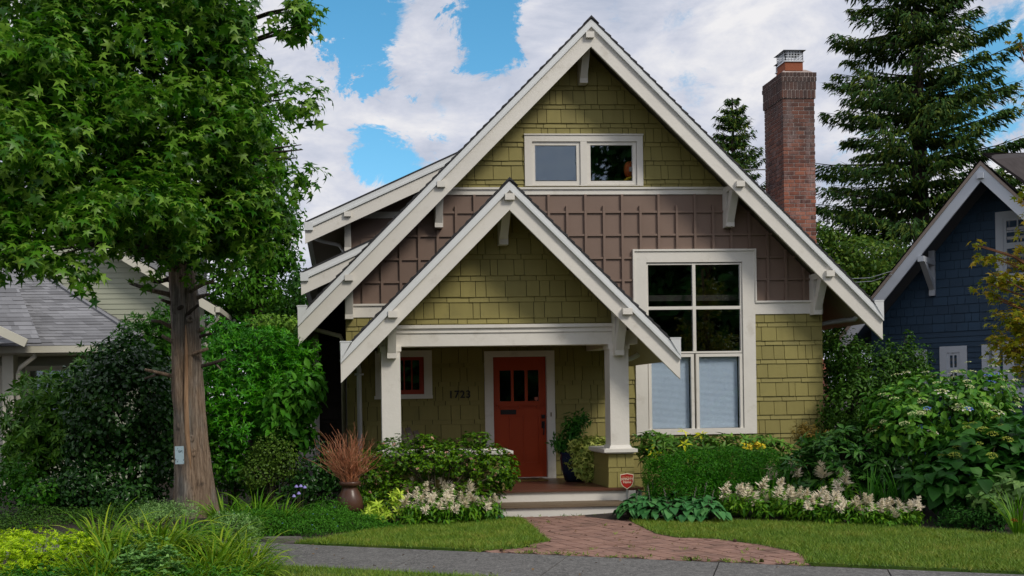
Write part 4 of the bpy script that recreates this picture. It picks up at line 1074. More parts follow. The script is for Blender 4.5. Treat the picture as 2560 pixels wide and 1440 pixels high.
# ---- navy blue house on the right, turned along the bend of the street
NAVY = mat('navy_shingle_paint', (.028, .070, .128), .6, .12, 2, island=.25, bump=.2)
NAVYTRIM = mat('blue_white_trim', (.56, .60, .66), .5, .05, 2)
BROWNTRIM = mat('tan_rake_moulding', (.30, .24, .20), .6, .05)
O = P(2350, 985, 18.0); th = R(44)
ex = Vector((math.cos(th), -math.sin(th), 0)); nn = Vector((-math.sin(th), -math.cos(th), 0))   # along the wall to the right / out of the wall
blue = thing('neighbour_house', 'navy blue shingled gabled house with pale trim beyond the hydrangeas', 'house', (O.x, O.y, 0))
def BL(px, py, off=0.0):
    """(along, height) on the blue wall, or on a plane off metres in front of it"""
    p = PL(px, py, O+nn*off, nn); return ((p-O).dot(ex), p.z)
def B3(u, z, off=0.0): p = O+ex*u+nn*off; return (p.x, p.y, z)
class BW_:
    def __init__(s): s.mb = MB()
    def pr(s, pts, off0, off1):
        s.mb.prism([B3(u, z, off0) for u, z in pts], nn*(off1-off0)); return s
    def bx(s, u0, u1, z0, z1, o0, o1): return s.pr([(u0, z0), (u1, z0), (u1, z1), (u0, z1)], o0, o1)
OV = .85
ap = BL(2452, 400, OV); lo = BL(2175, 745, OV); bslope = (ap[1]-lo[1])/(ap[0]-lo[0])
far = BL(2092, 850, OV)
def brz(u): return ap[1]-bslope*abs(u-ap[0])
hwB = ap[0]-BL(2100, 836, OV)[0]
ul = BL(2180, 900, 0)[0]; ur = 2*ap[0]-ul
reg = [(ul, 0), (ur, 0), (ur, brz(ur)-.3), (ap[0], ap[1]-.3), (ul, brz(ul)-.3)]
w0 = BW_(); w0.pr(reg, -.15, 0); w0.mb.build('wall', NAVY, blue)
zl = BL(2350, 830)[1]
rn = random.Random(12); sm = MB()
def skew(poly_, o1, o0, z0, z1):
    b = len(sm.v); n = len(poly_)
    for u, z in poly_: sm.v.append(B3(u, z, o1+(o0-o1)*(z-z0)/(z1-z0)))
    for u, z in poly_: sm.v.append(B3(u, z, 0))
    sm.f.append(tuple(range(b, b+n))); sm.f.extend([(b+(i+1) % n, b+i, b+n+i, b+n+(i+1) % n) for i in range(n)])
z = zl
while z < ap[1]:
    x = ul-rn.random()*.2
    while x < ur:
        w = rn.uniform(.10, .26); r_ = clip_convex([(x+.004, z), (x+w-.004, z), (x+w-.004, z+.165), (x+.004, z+.165)], reg)
        if len(r_) >= 3: skew(r_, .024, .006, z, z+.165)
        x += w
    z += .165
z = zl-.10*30
while z < zl-.01:
    r_ = clip_convex([(ul-1, z), (ur+1, z), (ur+1, z+.10), (ul-1, z+.10)], reg)
    if len(r_) >= 3: skew(r_, .020, .004, z, z+.10)
    z += .10
sm.build('shingle_siding', NAVY, blue)
bb_ = BW_(); rm = BW_(); und = BW_()
for s in (-1, 1):
    e_ = ap[0]+s*hwB
    bb_.pr([(ap[0], ap[1]-.10), (e_, brz(e_)-.10), (e_, brz(e_)-.37), (ap[0], ap[1]-.37)], OV-.02, OV+.03)
    rm.pr([(ap[0], ap[1]-.02), (e_, brz(e_)-.02), (e_, brz(e_)-.095), (ap[0], ap[1]-.095)], OV-.02, OV+.045)
    und.pr([(ap[0], ap[1]-.03), (e_, brz(e_)-.03), (e_, brz(e_)-.12), (ap[0], ap[1]-.12)], -7, OV-.03)
bb_.mb.build('bargeboard', NAVYTRIM, blue); rm.mb.build('rake_moulding', BROWNTRIM, blue); und.mb.build('soffit', NAVY, blue)
for s in (-1, 1):
    e_ = ap[0]+s*hwB; a, b, c_, d_ = B3(e_, brz(e_), OV+.05), B3(e_, brz(e_), -7), B3(ap[0], ap[1], -7), B3(ap[0], ap[1], OV+.05)
    shingle_slope(a, b, c_, d_, 'roof', ROOF, blue, seed=20+s)
bq = [P(2478, 398, 18.6), P(2700, 560, 18.2), P(2700, 378, 21.5), P(2456, 384, 21.5)]
shingle_slope(tuple(bq[0]), tuple(bq[1]), tuple(bq[2]), tuple(bq[3]), 'roof', mat('brown_grey_shingle', (.060, .052, .052), .95, .2, 6, island=.4, spec=.1), blue, seed=27, thick=.02)
# side wall towards the green house and far end
sidew = BW_(); sidew.bx(ul-.02, ul+.12, 0, brz(ul)-.3, -6.5, -.151); sidew.mb.build('wall', NAVY, blue)
# knee bracket with a separate beam, post and strut
u, z1 = BL(2333, 740); zt_b = BL(2333, 652)[1]; zb_b = z1
k = BW_(); k.bx(u-.05, u+.05, zb_b, zt_b+.18, .0, .10); k.bx(u-.05, u+.05, zt_b-.10, zt_b, .10, OV+.06)
a, b = Vector(B3(u, zb_b+.14, .06)), Vector(B3(u, zt_b-.06, OV-.08)); k.mb.bar(a, b, .09, .10); k.mb.build('bracket', NAVYTRIM, blue)
u2, zq2 = BL(2452, 425, OV); k = BW_(); k.bx(u2-.05, u2+.05, ap[1]-.33, ap[1]-.23, -.0, OV+.09); k.mb.build('bracket', NAVYTRIM, blue)
def bwindow(x0, x1, y0, y1, tw, sashes, name='window'):
    u0, zz1 = BL(x0, y0); u1, zz0 = BL(x1, y1)
    f = BW_(); f.bx(u0, u0+tw, zz0, zz1, 0, .05); f.bx(u1-tw, u1, zz0, zz1, 0, .05); f.bx(u0+tw, u1-tw, zz1-tw, zz1, 0, .05); f.bx(u0-.03, u1+.03, zz0-.05, zz0-.001, 0, .09); f.bx(u0+tw, u1-tw, zz0, zz0+tw*.6, 0, .045)
    o = f.mb.build(name, NAVYTRIM, blue)
    zm_ = (zz0+zz1)/2
    for a0, a1, b0, b1, nv, nh in ((u0+tw, u1-tw, zm_, zz1-tw, sashes[0], sashes[1]), (u0+tw, u1-tw, zz0+tw*.6, zm_-.002, sashes[2], sashes[3])):
        s_ = BW_(); s_.bx(a0, a0+.05, b0, b1, .0, .034); s_.bx(a1-.05, a1, b0, b1, 0, .034); s_.bx(a0+.05, a1-.05, b1-.05, b1, 0, .034); s_.bx(a0+.05, a1-.05, b0, b0+.05, 0, .034)
        for i in range(1, nv): x = a0+(a1-a0)*i/nv; s_.bx(x-.012, x+.012, b0+.05, b1-.05, 0, .031)
        for i in range(1, nh): x = b0+(b1-b0)*i/nh; s_.bx(a0+.05, a1-.05, x-.012, x+.012, 0, .029)
        s_.mb.build('sash', NAVYTRIM, o)
        g_ = BW_(); g_.bx(a0+.04, a1-.04, b0+.04, b1-.04, .008, .012); g_.mb.build('pane', mat('far_pane', (.10, .105, .11), .06, .3, 1.5, spec=.8), o)
bwindow(2489, 2640, 532, 692, .12, (3, 2, 1, 1))
bwindow(2350, 2420, 867, 985, .12, (2, 1, 2, 1)); bwindow(2455, 2502, 862, 985, .12, (1, 1, 1, 1)); bwindow(2508, 2620, 855, 985, .12, (2, 2, 2, 1))
bwindow(2285, 2320, 875, 985, .1, (1, 1, 1, 1))
# service wires between the houses
wm = MB()
for a, b in (((2130, 697, 21), (2230, 678, 17.5)), ((2140, 706, 21), (2230, 686, 17.5))):
    A_, B_ = P(*a), P(*b); md = (A_+B_)/2-Vector((0, 0, .05)); wm.tube([A_, md, B_], .008, 5)
tag(wm.build('service_wires', METAL), 'twin overhead service wires running to the navy house roof', 'wires')

# ================================================================== things on the porch and in the garden
# potted planting beside the door
BLUEGLAZE = mat('blue_glaze', (.012, .022, .05), .25, .3, 5)
pc = P(1440, 1190, 15.95); px_, py_ = pc.x, 15.95
MB().lathe([(.13, 0), (.16, .01), (.21, .18), (.235, .36), (.225, .43), (.245, .45), (.245, .47), (.21, .47), (.20, .40), (.01, .40)], (px_-.02, py_, DZ+.002)).build('plant_pot', BLUEGLAZE, None, True)
tag(bpy.data.objects['plant_pot'], 'dark blue glazed plant pot on the porch beside the red door', 'plant pot')
IVY = leafmat('ivy_leaf', [(.07, .10, .03), (.24, .24, .11), (.55, .46, .28)], .5, .15)
r_ = np.random.RandomState(3)
b1 = [((px_+.17, py_-.20, DZ+.46), (.32, .28, .24), 1), ((px_+.17, py_-.26, DZ+.26), (.28, .20, .22), .8), ((px_+.36, py_-.1, DZ+.25), (.12, .12, .24), .5)]
iv = thing('ivy_plant', 'cream edged ivy trailing over the side of the blue porch pot', 'plant', (px_, py_, DZ+.4))
fol('leaves', foliage(b1, 2600, STAR, .090, 5, up=.2, out=1.0, tipdown=1.2, shell=.5, flat=DZ), IVY, iv)
fn = thing('fern_leaved_plant', 'tall dark green lacy plant growing out of the blue porch pot', 'plant', (px_-.08, py_+.05, DZ+.4))
b2 = [((px_-.02, py_+.03, DZ+.85), (.15, .14, .20), 1), ((px_-.22, py_+.05, DZ+.62), (.17, .15, .11), .7), ((px_+.10, py_, DZ+1.0), (.13, .1, .09), .5)]
FERN = leafmat('lacy_leaf', [(.012, .045, .014), (.025, .085, .022), (.05, .12, .03)], .5, .2)
fol('leaves', foliage(b2, 900, NARROW, .10, 8, sprig=5, shell=.8), FERN, fn)
mb = MB(); [mb.tube([(px_-.05, py_+.03, DZ+.40), (px_-.05+dx*.5, py_+.03, DZ+.65), (px_-.05+dx, py_+.02, DZ+zz)], [.012, .008, .004], 6) for dx, zz in ((-.2, .7), (0, .95), (.14, 1.0))]
mb.build('stems', mat('green_stem', (.06, .09, .03), .6), fn)
# door mat
COIR = mat('coir', (.20, .12, .035), .95, .25, 30, bump=.8, bscale=120)
a, b = P(1284, 1197, YW-.42), P(1362, 1197, YW-.42)
dmt = thing('doormat', 'tan coir doormat with two dark prints in front of the red door', 'doormat', ((a.x+b.x)/2, YW-.38, DZ))
MB().box(a.x-.08, b.x+.02, YW-.62, YW-.10, DZ+.001, DZ+.018).build('mat_pile', COIR, dmt)
for xq in (1312, 1336): x = XX(xq, 1193, YW-.3); MB().lathe([(.075, 0), (.075, .002)], (x, YW-.34, DZ+.0185), 12).build('print', mat('mat_print', (.02, .018, .014), .9), dmt)
# slatted garden chair on the porch, mostly behind the post and shrubs
CH = mat('dark_stained_wood', (.055, .042, .034), .6, .2, 4, bump=.2)
ch0 = P(1015, 1120, 15.6); chr_ = thing('adirondack_chair', 'dark brown slatted adirondack chair on the porch behind the left post', 'chair', (ch0.x-.15, 15.5, DZ))
cxh = ch0.x+.10
for i in range(5):
    xb_ = cxh-.28+i*.105; xt_ = cxh-.33+i*.125-.10
    MB().bar((xb_+.12, 15.45, DZ+.28), (xt_, 15.86, DZ+.86+(.05 if i in (1, 2, 3) else 0)), .085, .02, (0, -1, .5)).build('back_slat', CH, chr_)
s_ = MB()
for i in range(5): s_.box(cxh-.3, cxh+.28, 14.96+i*.1, 14.96+i*.1+.085, DZ+.36-i*.02, DZ+.38-i*.02)
s_.build('seat', CH, chr_)
for x in (cxh-.36, cxh+.34):
    MB().box(x-.06, x+.06, 14.93, 15.62, DZ+.56, DZ+.58).build('armrest', CH, chr_)
    MB().box(x-.04, x+.04, 14.98, 15.02, DZ, DZ+.559).build('leg', CH, chr_); MB().bar((x, 15.0, DZ+.33), (x, 15.85, DZ+.06), .03, .10).build('leg', CH, chr_)
# yard sign: red shield on a thin stake
SIGNRED = mat('sign_red', (.36, .016, .010), .45, .05); CREAM = mat('sign_cream', (.72, .60, .45), .5, .04)
ys = 14.28; sc0 = P(1567.5, 1203, ys); k = ys/F
sg = thing('yard_sign', 'red shield shaped security sign with cream border on a stake by the steps', 'sign', (sc0.x, ys, 0))
def shield(s, y0, y1, mb):
    w, h = 17.2*k*s, 20*k*s
    pts = [(-w, h*.86), (-w*.55, h*.93), (0, h*1.02), (w*.55, h*.93), (w, h*.86), (w*.985, h*.05), (w*.86, -h*.38), (w*.55, -h*.72), (0, -h*1.0), (-w*.55, -h*.72), (-w*.86, -h*.38), (-w*.985, h*.05)]
    return mb.prism([(sc0.x+a, y0, sc0.z+b) for a, b in pts], (0, y1-y0, 0))
shield(1.0, ys, ys+.006, MB()).build('border', CREAM, sg); shield(.90, ys-.003, ys-.0002, MB()).build('face', SIGNRED, sg)
for txt, sz, dz_, m_ in (('SECURED BY', 4.6, 9.0, mat('sign_dim_lettering', (.55, .22, .12), .5)), ('XFINITY', 8.6, 2.3, CREAM), ('Home', 8.6, -4.8, CREAM)):
    me = text_mesh(txt, sz*k, .001, .0008, spacing=1.0); me.transform(Matrix.Translation((sc0.x, ys-.0045, sc0.z+dz_*k))); put('lettering', me, m_, sg)
MB().box(sc0.x-.008, sc0.x+.008, ys+.007, ys+.012, 0, sc0.z-.05).build('stake', METAL, sg)
# brown urn and its red twigs
vc = P(875, 1240, 13.75); vk = 13.75/F; vx = vc.x; vz = ZZ(875, 1279, 13.75)
URN = mat('brown_glazed_clay', (.085, .040, .026), .32, .18, 3, bump=.1, bscale=12)
pr_ = [(.6, 0), (.85, .0), (1.0, 10), (1.0, 22), (.93, 36), (.72, 50), (.60, 57), (.60, 64), (.80, 66), (.83, 72), (.80, 76), (.55, 76), (.5, 60)]
MB().lathe([(r*32.5*vk, z*vk*1.0) for r, z in pr_], (vx, 13.75, vz), 36).build('urn', URN, None, True)
tag(bpy.data.objects['urn'], 'round bellied brown glazed urn standing left of the azalea', 'urn')
tw = MB(); rn = random.Random(8)
for i in range(150):
    a = rn.random()*6.283; s = rn.random()**.6; x = vx+math.cos(a)*.06*s; y = 13.75+math.sin(a)*.06*s; z = vz+70*vk
    hx = math.cos(a)*s*.44+rn.gauss(-.03, .08); hy = math.sin(a)*s*.28; H = rn.uniform(.42, .86)*(1.05-.35*s)
    pts = [(x, y, z-.1)]
    for q in range(1, 6):
        f = q/5; pts.append((x+hx*f**1.1+rn.gauss(0, .034), y+hy*f+rn.gauss(0, .028), z+H*f))
    tw.tube(pts, [.0052, .0048, .0043, .0036, .0028, .0018], 5)
    if rn.random() < .8:
        q = rn.choice((2, 3)); p = Vector(pts[q]); e_ = p+Vector((rn.gauss(0, .10), rn.gauss(0, .08), rn.uniform(.06, .22))); tw.tube([p, (p+e_)/2+Vector((rn.gauss(0, .01), 0, 0)), e_], [.0028, .0024, .001], 4)
t = NT('red_twig_bark'); t.t.links.new(t.ramp(t.noise(6, 3), [(.3, (.24, .075, .030)), (.55, (.38, .145, .065)), (.75, (.42, .26, .15))]), t.b.inputs['Base Color']); t.b.inputs['Roughness'].default_value = .6
tag(tw.build('twig_bundle', t.m, None), 'bundle of fine bare red twigs spreading out of the brown urn', 'twigs')
# flat stone at the edge of the pavement
a = P(706, 1351, PG(706, 1353).y); so = MB(); rn = random.Random(3)
pts = [(a.x+.28*math.cos(q/9*6.283)*rn.uniform(.8, 1.1), a.y+.10*math.sin(q/9*6.283)*rn.uniform(.8, 1.1), .05+rn.uniform(-.006, .006)) for q in range(9)]
so.prism(pts, (0, 0, -.08)); tag(so.build('edging_stone', mat('grey_stone', (.13, .12, .11), .9, .3, 6, bump=.5)), 'flat grey stone lying between pavement edge and ground cover', 'stone')
# pine cones dropped on the bricks
CONE = mat('cone_brown', (.05, .028, .016), .9, .2, 20)
cone0 = None
for i, (px, py, lab) in enumerate(((1253, 1375, 'brown cone on the bricks by the left lawn tip'), (1571, 1311, 'brown cone on the path edge below the hostas'), (1724, 1398, 'brown cone on the bricks near the pavement line'), (1910, 1402, 'brown cone on the wide right end of the brick path'), (1362, 1341, 'dark cone where the left lawn edge meets the path'), (1834, 1351, 'reddish cone at the lawn edge above the bricks'))):
    p = PG(px, py, .03)
    if cone0 is None:
        mb = MB()
        for q in range(7): mb.lathe([(.004, 0), (.020*math.sin((q+.8)/8*3.0)+.004, .004), (.016*math.sin((q+.8)/8*3.0)+.002, .009)], (0, 0, q*.006), 9)
        cone0 = mb.build('fallen_cone', CONE); o = cone0
    else: o = cone0.copy(); COL.objects.link(o)
    o.location = (p.x, p.y, .022); o.rotation_euler = (R(75), 0, i*1.3); tag(o, lab, 'cone', 'cones fallen on the brick path')

# made-up ornament in place of an unclear orange toy behind the right upper pane
lt = P(1574, 424, YW+.35); orn = thing('window_ornament', 'orange red made up ornament with a yellow tail hanging inside the right upper window', 'ornament', (lt.x, YW+.35, lt.z))
MB().lathe([(.03, -.14), (.08, -.11), (.10, -.03), (.10, .05), (.07, .12), (.03, .14)], (lt.x, YW+.35, lt.z), 16).build('shade', mat('ornament_orange', (.75, .16, .04), .6), orn, True)  # round body of the made-up ornament
MB().box(lt.x-.04, lt.x+.05, YW+.235, YW+.249, lt.z-.06, lt.z+.02).build('label_patch', mat('ornament_white', (.8, .75, .65), .6), orn)
MB().tube([(lt.x+.08, YW+.32, lt.z-.14), (lt.x-.05, YW+.3, lt.z-.17), (lt.x-.15, YW+.3, lt.z-.24), (lt.x-.22, YW+.3, lt.z-.26)], [.035, .03, .02, .008], 8).build('tail', mat('ornament_yellow', (.85, .55, .03), .6), orn, True)
# ================================================================== trees and plants
BARK = {}
def barkmat(name, c0, c1, streak=(5, 5, .5)):
    t = NT(name); c = t.ramp(t.noise(5, 8, .7, streak), [(.32, c0), (.66, c1)])
    t.t.links.new(c, t.b.inputs['Base Color']); t.b.inputs['Roughness'].default_value = .95; t.bump(t.noise(9, 8, .75, streak), 1.0, .03); return t.m
t = NT('grey_brown_bark')
st = (8, 8, .55); n1 = t.noise(5, 9, .75, st)
cA = t.ramp(n1, [(.30, (.050, .034, .024)), (.47, (.25, .170, .112)), (.66, (.52, .39, .28))]); cB = t.ramp(n1, [(.30, (.045, .040, .036)), (.50, (.21, .19, .165)), (.68, (.42, .39, .35))])
c = t.mix(t.n('ShaderNodeMapRange', {0: t.noise(1.6, 3, .6, (1.6, 1.6, .5)), 1: .46, 2: .66}).outputs[0], cA, cB)
c = t.mix(t.n('ShaderNodeMapRange', {0: t.noise(4.5, 5, .6, (1, 1, .7)), 1: .62, 2: .74}).outputs[0], c, (.05, .035, .026))
t.t.links.new(c, t.b.inputs['Base Color']); t.b.inputs['Roughness'].default_value = .95; t.bump(t.noise(8, 9, .8, st), 1.0, .05); GREYBARK = t.m
DARKBARK = barkmat('dark_bark', (.020, .015, .011), (.07, .052, .038))
TWIG = mat('green_brown_stem', (.055, .050, .025), .8, .3, 6)
def plant(name, label, cat, base, VFs, stems=None, group=None, stem_mat=TWIG, part='leaves'):
    """VFs: list of (part name, VF, material)"""
    t_ = thing(name, label, cat, base, group)
    for nm, vf, m_ in VFs:
        o = fol(nm, vf, m_, t_)
        if nm in ('spent_flowers', 'yellow_leaves'): o['kind'] = 'stuff'
    if stems:
        mb = MB()
        for pth, rad in stems: mb.tube(pth, rad, 6)
        mb.build('stems', stem_mat, t_, True)
    return t_
def fan_stems(base, blobs, n, r0, seed):
    rn = random.Random(seed); o = []
    for i in range(n):
        b = rn.choice(blobs); c = Vector(b[0]); rr = b[1]
        e_ = c+Vector((rn.uniform(-.6, .6)*rr[0], rn.uniform(-.6, .6)*rr[1], rn.uniform(-.1, .6)*rr[2]))
        s = Vector(base)+Vector((rn.uniform(-.25, .25)*rr[0], rn.uniform(-.2, .2)*rr[1], -.03))
        mdl = s.lerp(e_, .5)+Vector((rn.gauss(0, .06), rn.gauss(0, .06), (e_.z-s.z)*.12))
        o.append(([s, mdl, e_], [r0, r0*.7, r0*.3]))
    return o
def shrub(name, label, cat, blobs, n, shape, size, m_, seed, stems=9, r0=.012, group=None, extra=(), base=None, **k):
    if base is None:
        c = np.array([b[0] for b in blobs]); base = (float(c[:, 0].mean()), float(c[:, 1].mean()), 0)
        base = (base[0], base[1], gz(base[0], base[1]))
    k.setdefault('flat', base[2]+.01)
    vf = foliage(blobs, n, shape, size, seed, **k)
    return plant(name, label, cat, base, [('leaves', vf, m_)]+list(extra), fan_stems(base, blobs, stems, r0, seed) if stems else None, group)

# ---- the big star leaved tree on the left
YT = 14.2
def tp(px, py, Y=YT): return P(px, py, Y)
tb = tp(482, 1285)
sweet = thing('sweetgum_tree', 'large star leaved green tree with a grey trunk covered in cut branch stubs', 'tree', (tb.x, tb.y, 0))
keys = [(484, 1330, 58), (483, 1270, 51), (482, 1200, 46), (476, 1100, 41), (467, 950, 37), (462, 800, 35), (456, 700, 33), (448, 620, 27), (447, 480, 24), (440, 300, 17), (430, 80, 11), (425, -150, 5)]
path, rads = [], []
for i in range(len(keys)-1):
    for q in range(6):
        f = q/6; path.append(tp(keys[i][0]*(1-f)+keys[i+1][0]*f, keys[i][1]*(1-f)+keys[i+1][1]*f)); rads.append((keys[i][2]*(1-f)+keys[i+1][2]*f)*YT/F)
mb = MB(); seg = 40
for i, (p, r) in enumerate(zip(path, rads)):
    for s in range(seg):
        a = 2*math.pi*s/seg; z = p.z
        tw_ = a+z*.12
        f = 1+.08*math.sin(3*tw_+.6)+.06*math.sin(7*tw_+z*.8)+.10*mnoise.noise((math.cos(a)*2.5, math.sin(a)*2.5, z*1.3))+.07*mnoise.noise((math.cos(a)*6, math.sin(a)*6, z*3.5))
        d1 = ((a-(-1.30)+math.pi) % (2*math.pi))-math.pi         # a deep seam down the front
        f -= .16*math.exp(-(d1/.11)**2)
        if z < .5: f += .12*max(0, math.sin(5*a+1))*(.5-z)/.5
        mb.v.append((p.x+math.cos(a)*r*f, p.y+math.sin(a)*r*f, z))
for i in range(len(path)-1):
    for s in range(seg):
        s2 = (s+1) % seg; mb.f.append((i*seg+s, i*seg+s2, (i+1)*seg+s2, (i+1)*seg+s))
mb.build('trunk', GREYBARK, sweet, True)
SPLIT = barkmat('bare_split_wood', (.22, .12, .06), (.46, .29, .17), (9, 9, .4))
mb = MB(); pts = []
for px, py in ((470, 815), (472, 900), (471, 1000), (474, 1080), (479, 1140), (484, 1190)):
    p = tp(px, py); pts.append((p.x-.0, p.y-.215-.0003*(py-815)*.25, p.z))
mb.tube(pts, [.006, .028, .034, .036, .030, .008], 8); mb.build('split_wood', SPLIT, sweet, True)
rn = random.Random(5)
for (x0, y0), (x1, y1), r in (((418, 735), (331, 711), 5.5), ((420, 657), (388, 647), 3.5), ((419, 700), (390, 708), 5.5), ((485, 726), (540, 708), 5.5), ((490, 747), (525, 738), 5), ((467, 794), (503, 768), 4.5), ((425, 758), (410, 753), 4.5),
                            ((423, 815), (383, 804), 4.5), ((445, 862), (413, 842), 5), ((490, 829), (511, 823), 7), ((495, 845), (533, 837), 4), ((478, 889), (525, 874), 5), ((500, 917), (567, 898), 4.5), ((432, 940), (369, 925), 4.5), ((405, 934), (368, 948), 3.5), ((440, 680), (425, 660), 5), ((450, 775), (462, 771), 6), ((538, 908), (556, 926), 2.5), ((412, 650), (396, 690), 3.5)):
    k = YT/F; dy = -.20 if abs(x0-460) < 26 else -.10; a = tp(x0, y0)+Vector((0, dy+.06, 0)); b = tp(x1, y1)+Vector((0, dy-rn.uniform(.02, .12), 0))
    md = a.lerp(b, .5)+Vector((rn.gauss(0, .006), 0, rn.gauss(0, .010)))
    MB().tube([a.lerp(b, -.15), a, md, b], [r*k*1.5, r*k*1.15, r*k*.95, r*k*.8], 9, .15, int(x1)).build('branch_stub', DARKBARK if rn.random() < .45 else GREYBARK, sweet, True)
crown = [px_blob(290, 230, 12.7, 330, 240, 1.4), px_blob(10, 330, 11.7, 300, 250, 1.2), px_blob(300, -40, 12.7, 360, 180, 1.4), px_blob(90, 530, 11.4, 190, 80, .6), px_blob(130, 640, 11.0, 66, 58, .3, .9), px_blob(40, 610, 11.2, 66, 36, .3, .8), px_blob(320, 510, 12.0, 190, 85, .8),
         px_blob(560, 110, 12.9, 85, 110, .7), px_blob(575, 330, 13.0, 95, 120, .7), px_blob(590, 500, 13.1, 95, 85, .6), px_blob(750, 18, 13.0, 42, 32, .25, 1.3), px_blob(740, 80, 13.0, 30, 26, .2, 1.2), px_blob(716, 245, 13.1, 40, 24, .2, 1.3), px_blob(690, 300, 13.1, 40, 36, .25, 1), px_blob(712, 390, 13.0, 48, 36, .25, 1.2), px_blob(755, 368, 13.0, 26, 20, .15, 1), px_blob(680, 460, 13.1, 40, 50, .3, 1), px_blob(630, 580, 13.2, 55, 36, .3, 1), px_blob(430, 580, 13.3, 110, 46, .45), px_blob(378, 645, 12.9, 30, 28, .2, .9), px_blob(520, 630, 13.2, 52, 34, .3, .9), px_blob(450, 320, 12.0, 170, 120, .6, .8), px_blob(120, 150, 11.6, 200, 110, .6, .8), px_blob(600, 210, 12.8, 60, 50, .3, .8)]
SWEETLEAF = leafmat('sweetgum_leaf', [(.014, .062, .005), (.056, .132, .011), (.175, .245, .070)], .38, .42, .22, 1.3, .8)
sc_, so_ = blob_points(crown, 440, 11, .50, .17); rs = np.random.RandomState(5)
sprays = [(tuple(c_+np.array([0, 0, -.05])), (.20+.20*rs.rand(), .20+.18*rs.rand(), .15+.16*rs.rand()), 1) for c_ in sc_]
vf = merge([foliage(sprays, 25000, STAR, .116, 11, out=.85, up=.75, rnd=.40, tipdown=1.2, shell=.45, amp=.22, var=.4, flat=1.2), foliage(crown[:12], 5500, STAR, .135, 12, out=.5, up=.6, rnd=.8, tipdown=.9, shell=.9, amp=.1, var=.35, flat=1.2)])
fol('crown', vf, SWEETLEAF, sweet)
mb = MB(); rn = random.Random(9); top_ = tp(449, 520)
for b in crown:
    c = Vector(b[0]); s = tp(446, min(600, max(60, (EYE-c.z)/YT*F*-0+560-(c.z-4)*120))); s = Vector((tp(448, 450).x, YT, max(3.6, c.z-.5)))
    for q in range(3):
        e_ = c+Vector((rn.uniform(-.7, .7)*b[1][0], rn.uniform(-.5, .5)*b[1][1], rn.uniform(-.3, .6)*b[1][2]))
        mb.tube([s, s.lerp(e_, .45)+Vector((0, 0, .25)), s.lerp(e_, .8)+Vector((0, 0, .12)), e_], [.045, .028, .015, .005], 6)
mb.build('limb', DARKBARK, sweet, True)
for px, py, r in ((468, 1005, 9), (462, 1062, 13), (480, 1095, 9), (459, 700, 8), (480, 800, 8), (464, 1215, 13), (489, 1130, 10)):
    k = YT/F; p = tp(px, py); off = math.sqrt(max(0, 1-((px-472)/44)**2))*36*k
    mb = MB(); mb.lathe([(r*k*1.25, 0), (r*k*1.05, .022), (r*k*.6, .034), (r*k*.35, .018), (.002, .010)], (0, 0, 0), 11)
    rt = Vector((-(472-px)/44*.8, -1, .1)).to_track_quat('Z', 'Y').to_matrix().to_4x4(); mb.v = [tuple(rt @ Vector(q_)+Vector((p.x, p.y-off*.94, p.z))) for q_ in mb.v]
    mb.build('knot', GREYBARK, sweet, True)
# weathered notice pinned to the trunk
a = tp(448.5, 1138); ys_ = YT-.325; k = ys_/F; na = P(448.5, 1138, ys_)
t = NT('weathered_notice'); c = t.ramp(t.noise(14, 6, .8), [(.46, (.34, .46, .52)), (.56, (.38, .50, .56)), (.62, (.06, .10, .12))]); t.t.links.new(c, t.b.inputs['Base Color']); t.b.inputs['Roughness'].default_value = .7
nb = MB(); nb.prism([(na.x-11*k, ys_, na.z+22*k), (na.x+11*k, ys_-.008, na.z+22.5*k), (na.x+11.5*k, ys_-.008, na.z-22*k), (na.x-10.5*k, ys_, na.z-22*k)], (0, .006, 0))
tag(nb.build('paper_notice', t.m), 'small weathered pale blue notice pinned to the grey trunk', 'notice')

# ---- trees behind
def tree(name, label, blobs, n, shape, size, m_, seed, base, r0=.2, group=None, limbs=10, **k):
    t_ = thing(name, label, 'tree', base, group); k.setdefault('flat', .3)
    fol('crown', foliage(blobs, n, shape, size, seed, **k), m_, t_)
    c = np.array([b[0] for b in blobs]); top = Vector((float(c[:, 0].mean()), float(c[:, 1].mean()), float(c[:, 2].max())))
    mb = MB(); b_ = Vector(base); mb.tube([b_-Vector((0, 0, .1)), b_.lerp(top, .35), b_.lerp(top, .7), top], [r0*1.3, r0, r0*.6, r0*.15], 9, .1)
    rn_ = random.Random(seed)
    for i in range(limbs):
        bl = blobs[i % len(blobs)]; cc = Vector(bl[0]); s = b_.lerp(top, rn_.uniform(.35, .75))
        e_ = cc+Vector((rn_.uniform(-.7, .7)*bl[1][0], rn_.uniform(-.5, .5)*bl[1][1], rn_.uniform(-.2, .7)*bl[1][2])); mb.tube([s, s.lerp(e_, .5)+Vector((0, 0, .3)), e_], [r0*.35, r0*.22, r0*.06], 6)
    mb.build('trunk', DARKBARK, t_, True); return t_
MAPLE = leafmat('broadleaf_green', [(.018, .060, .008), (.040, .105, .012), (.075, .155, .022)], .5, .3)
PALE = leafmat('pale_green_leaf', [(.045, .095, .018), (.085, .150, .030), (.16, .22, .06)], .5, .3)
DEEP = leafmat('deep_green_leaf', [(.008, .030, .006), (.018, .058, .010), (.035, .088, .016)], .5, .25)
Y_ = 25
bl = [px_blob(655, 420, Y_, 75, 130, 1.2), px_blob(690, 560, Y_, 60, 60, 1), px_blob(640, 660, Y_, 95, 95, 1.2), px_blob(700, 640, Y_, 45, 45, .7), px_blob(600, 330, Y_, 90, 120, 1.2), px_blob(560, 560, Y_, 110, 110, 1.2), px_blob(720, 570, Y_-.5, 32, 30, .4), px_blob(590, 740, Y_, 120, 60, 1)]
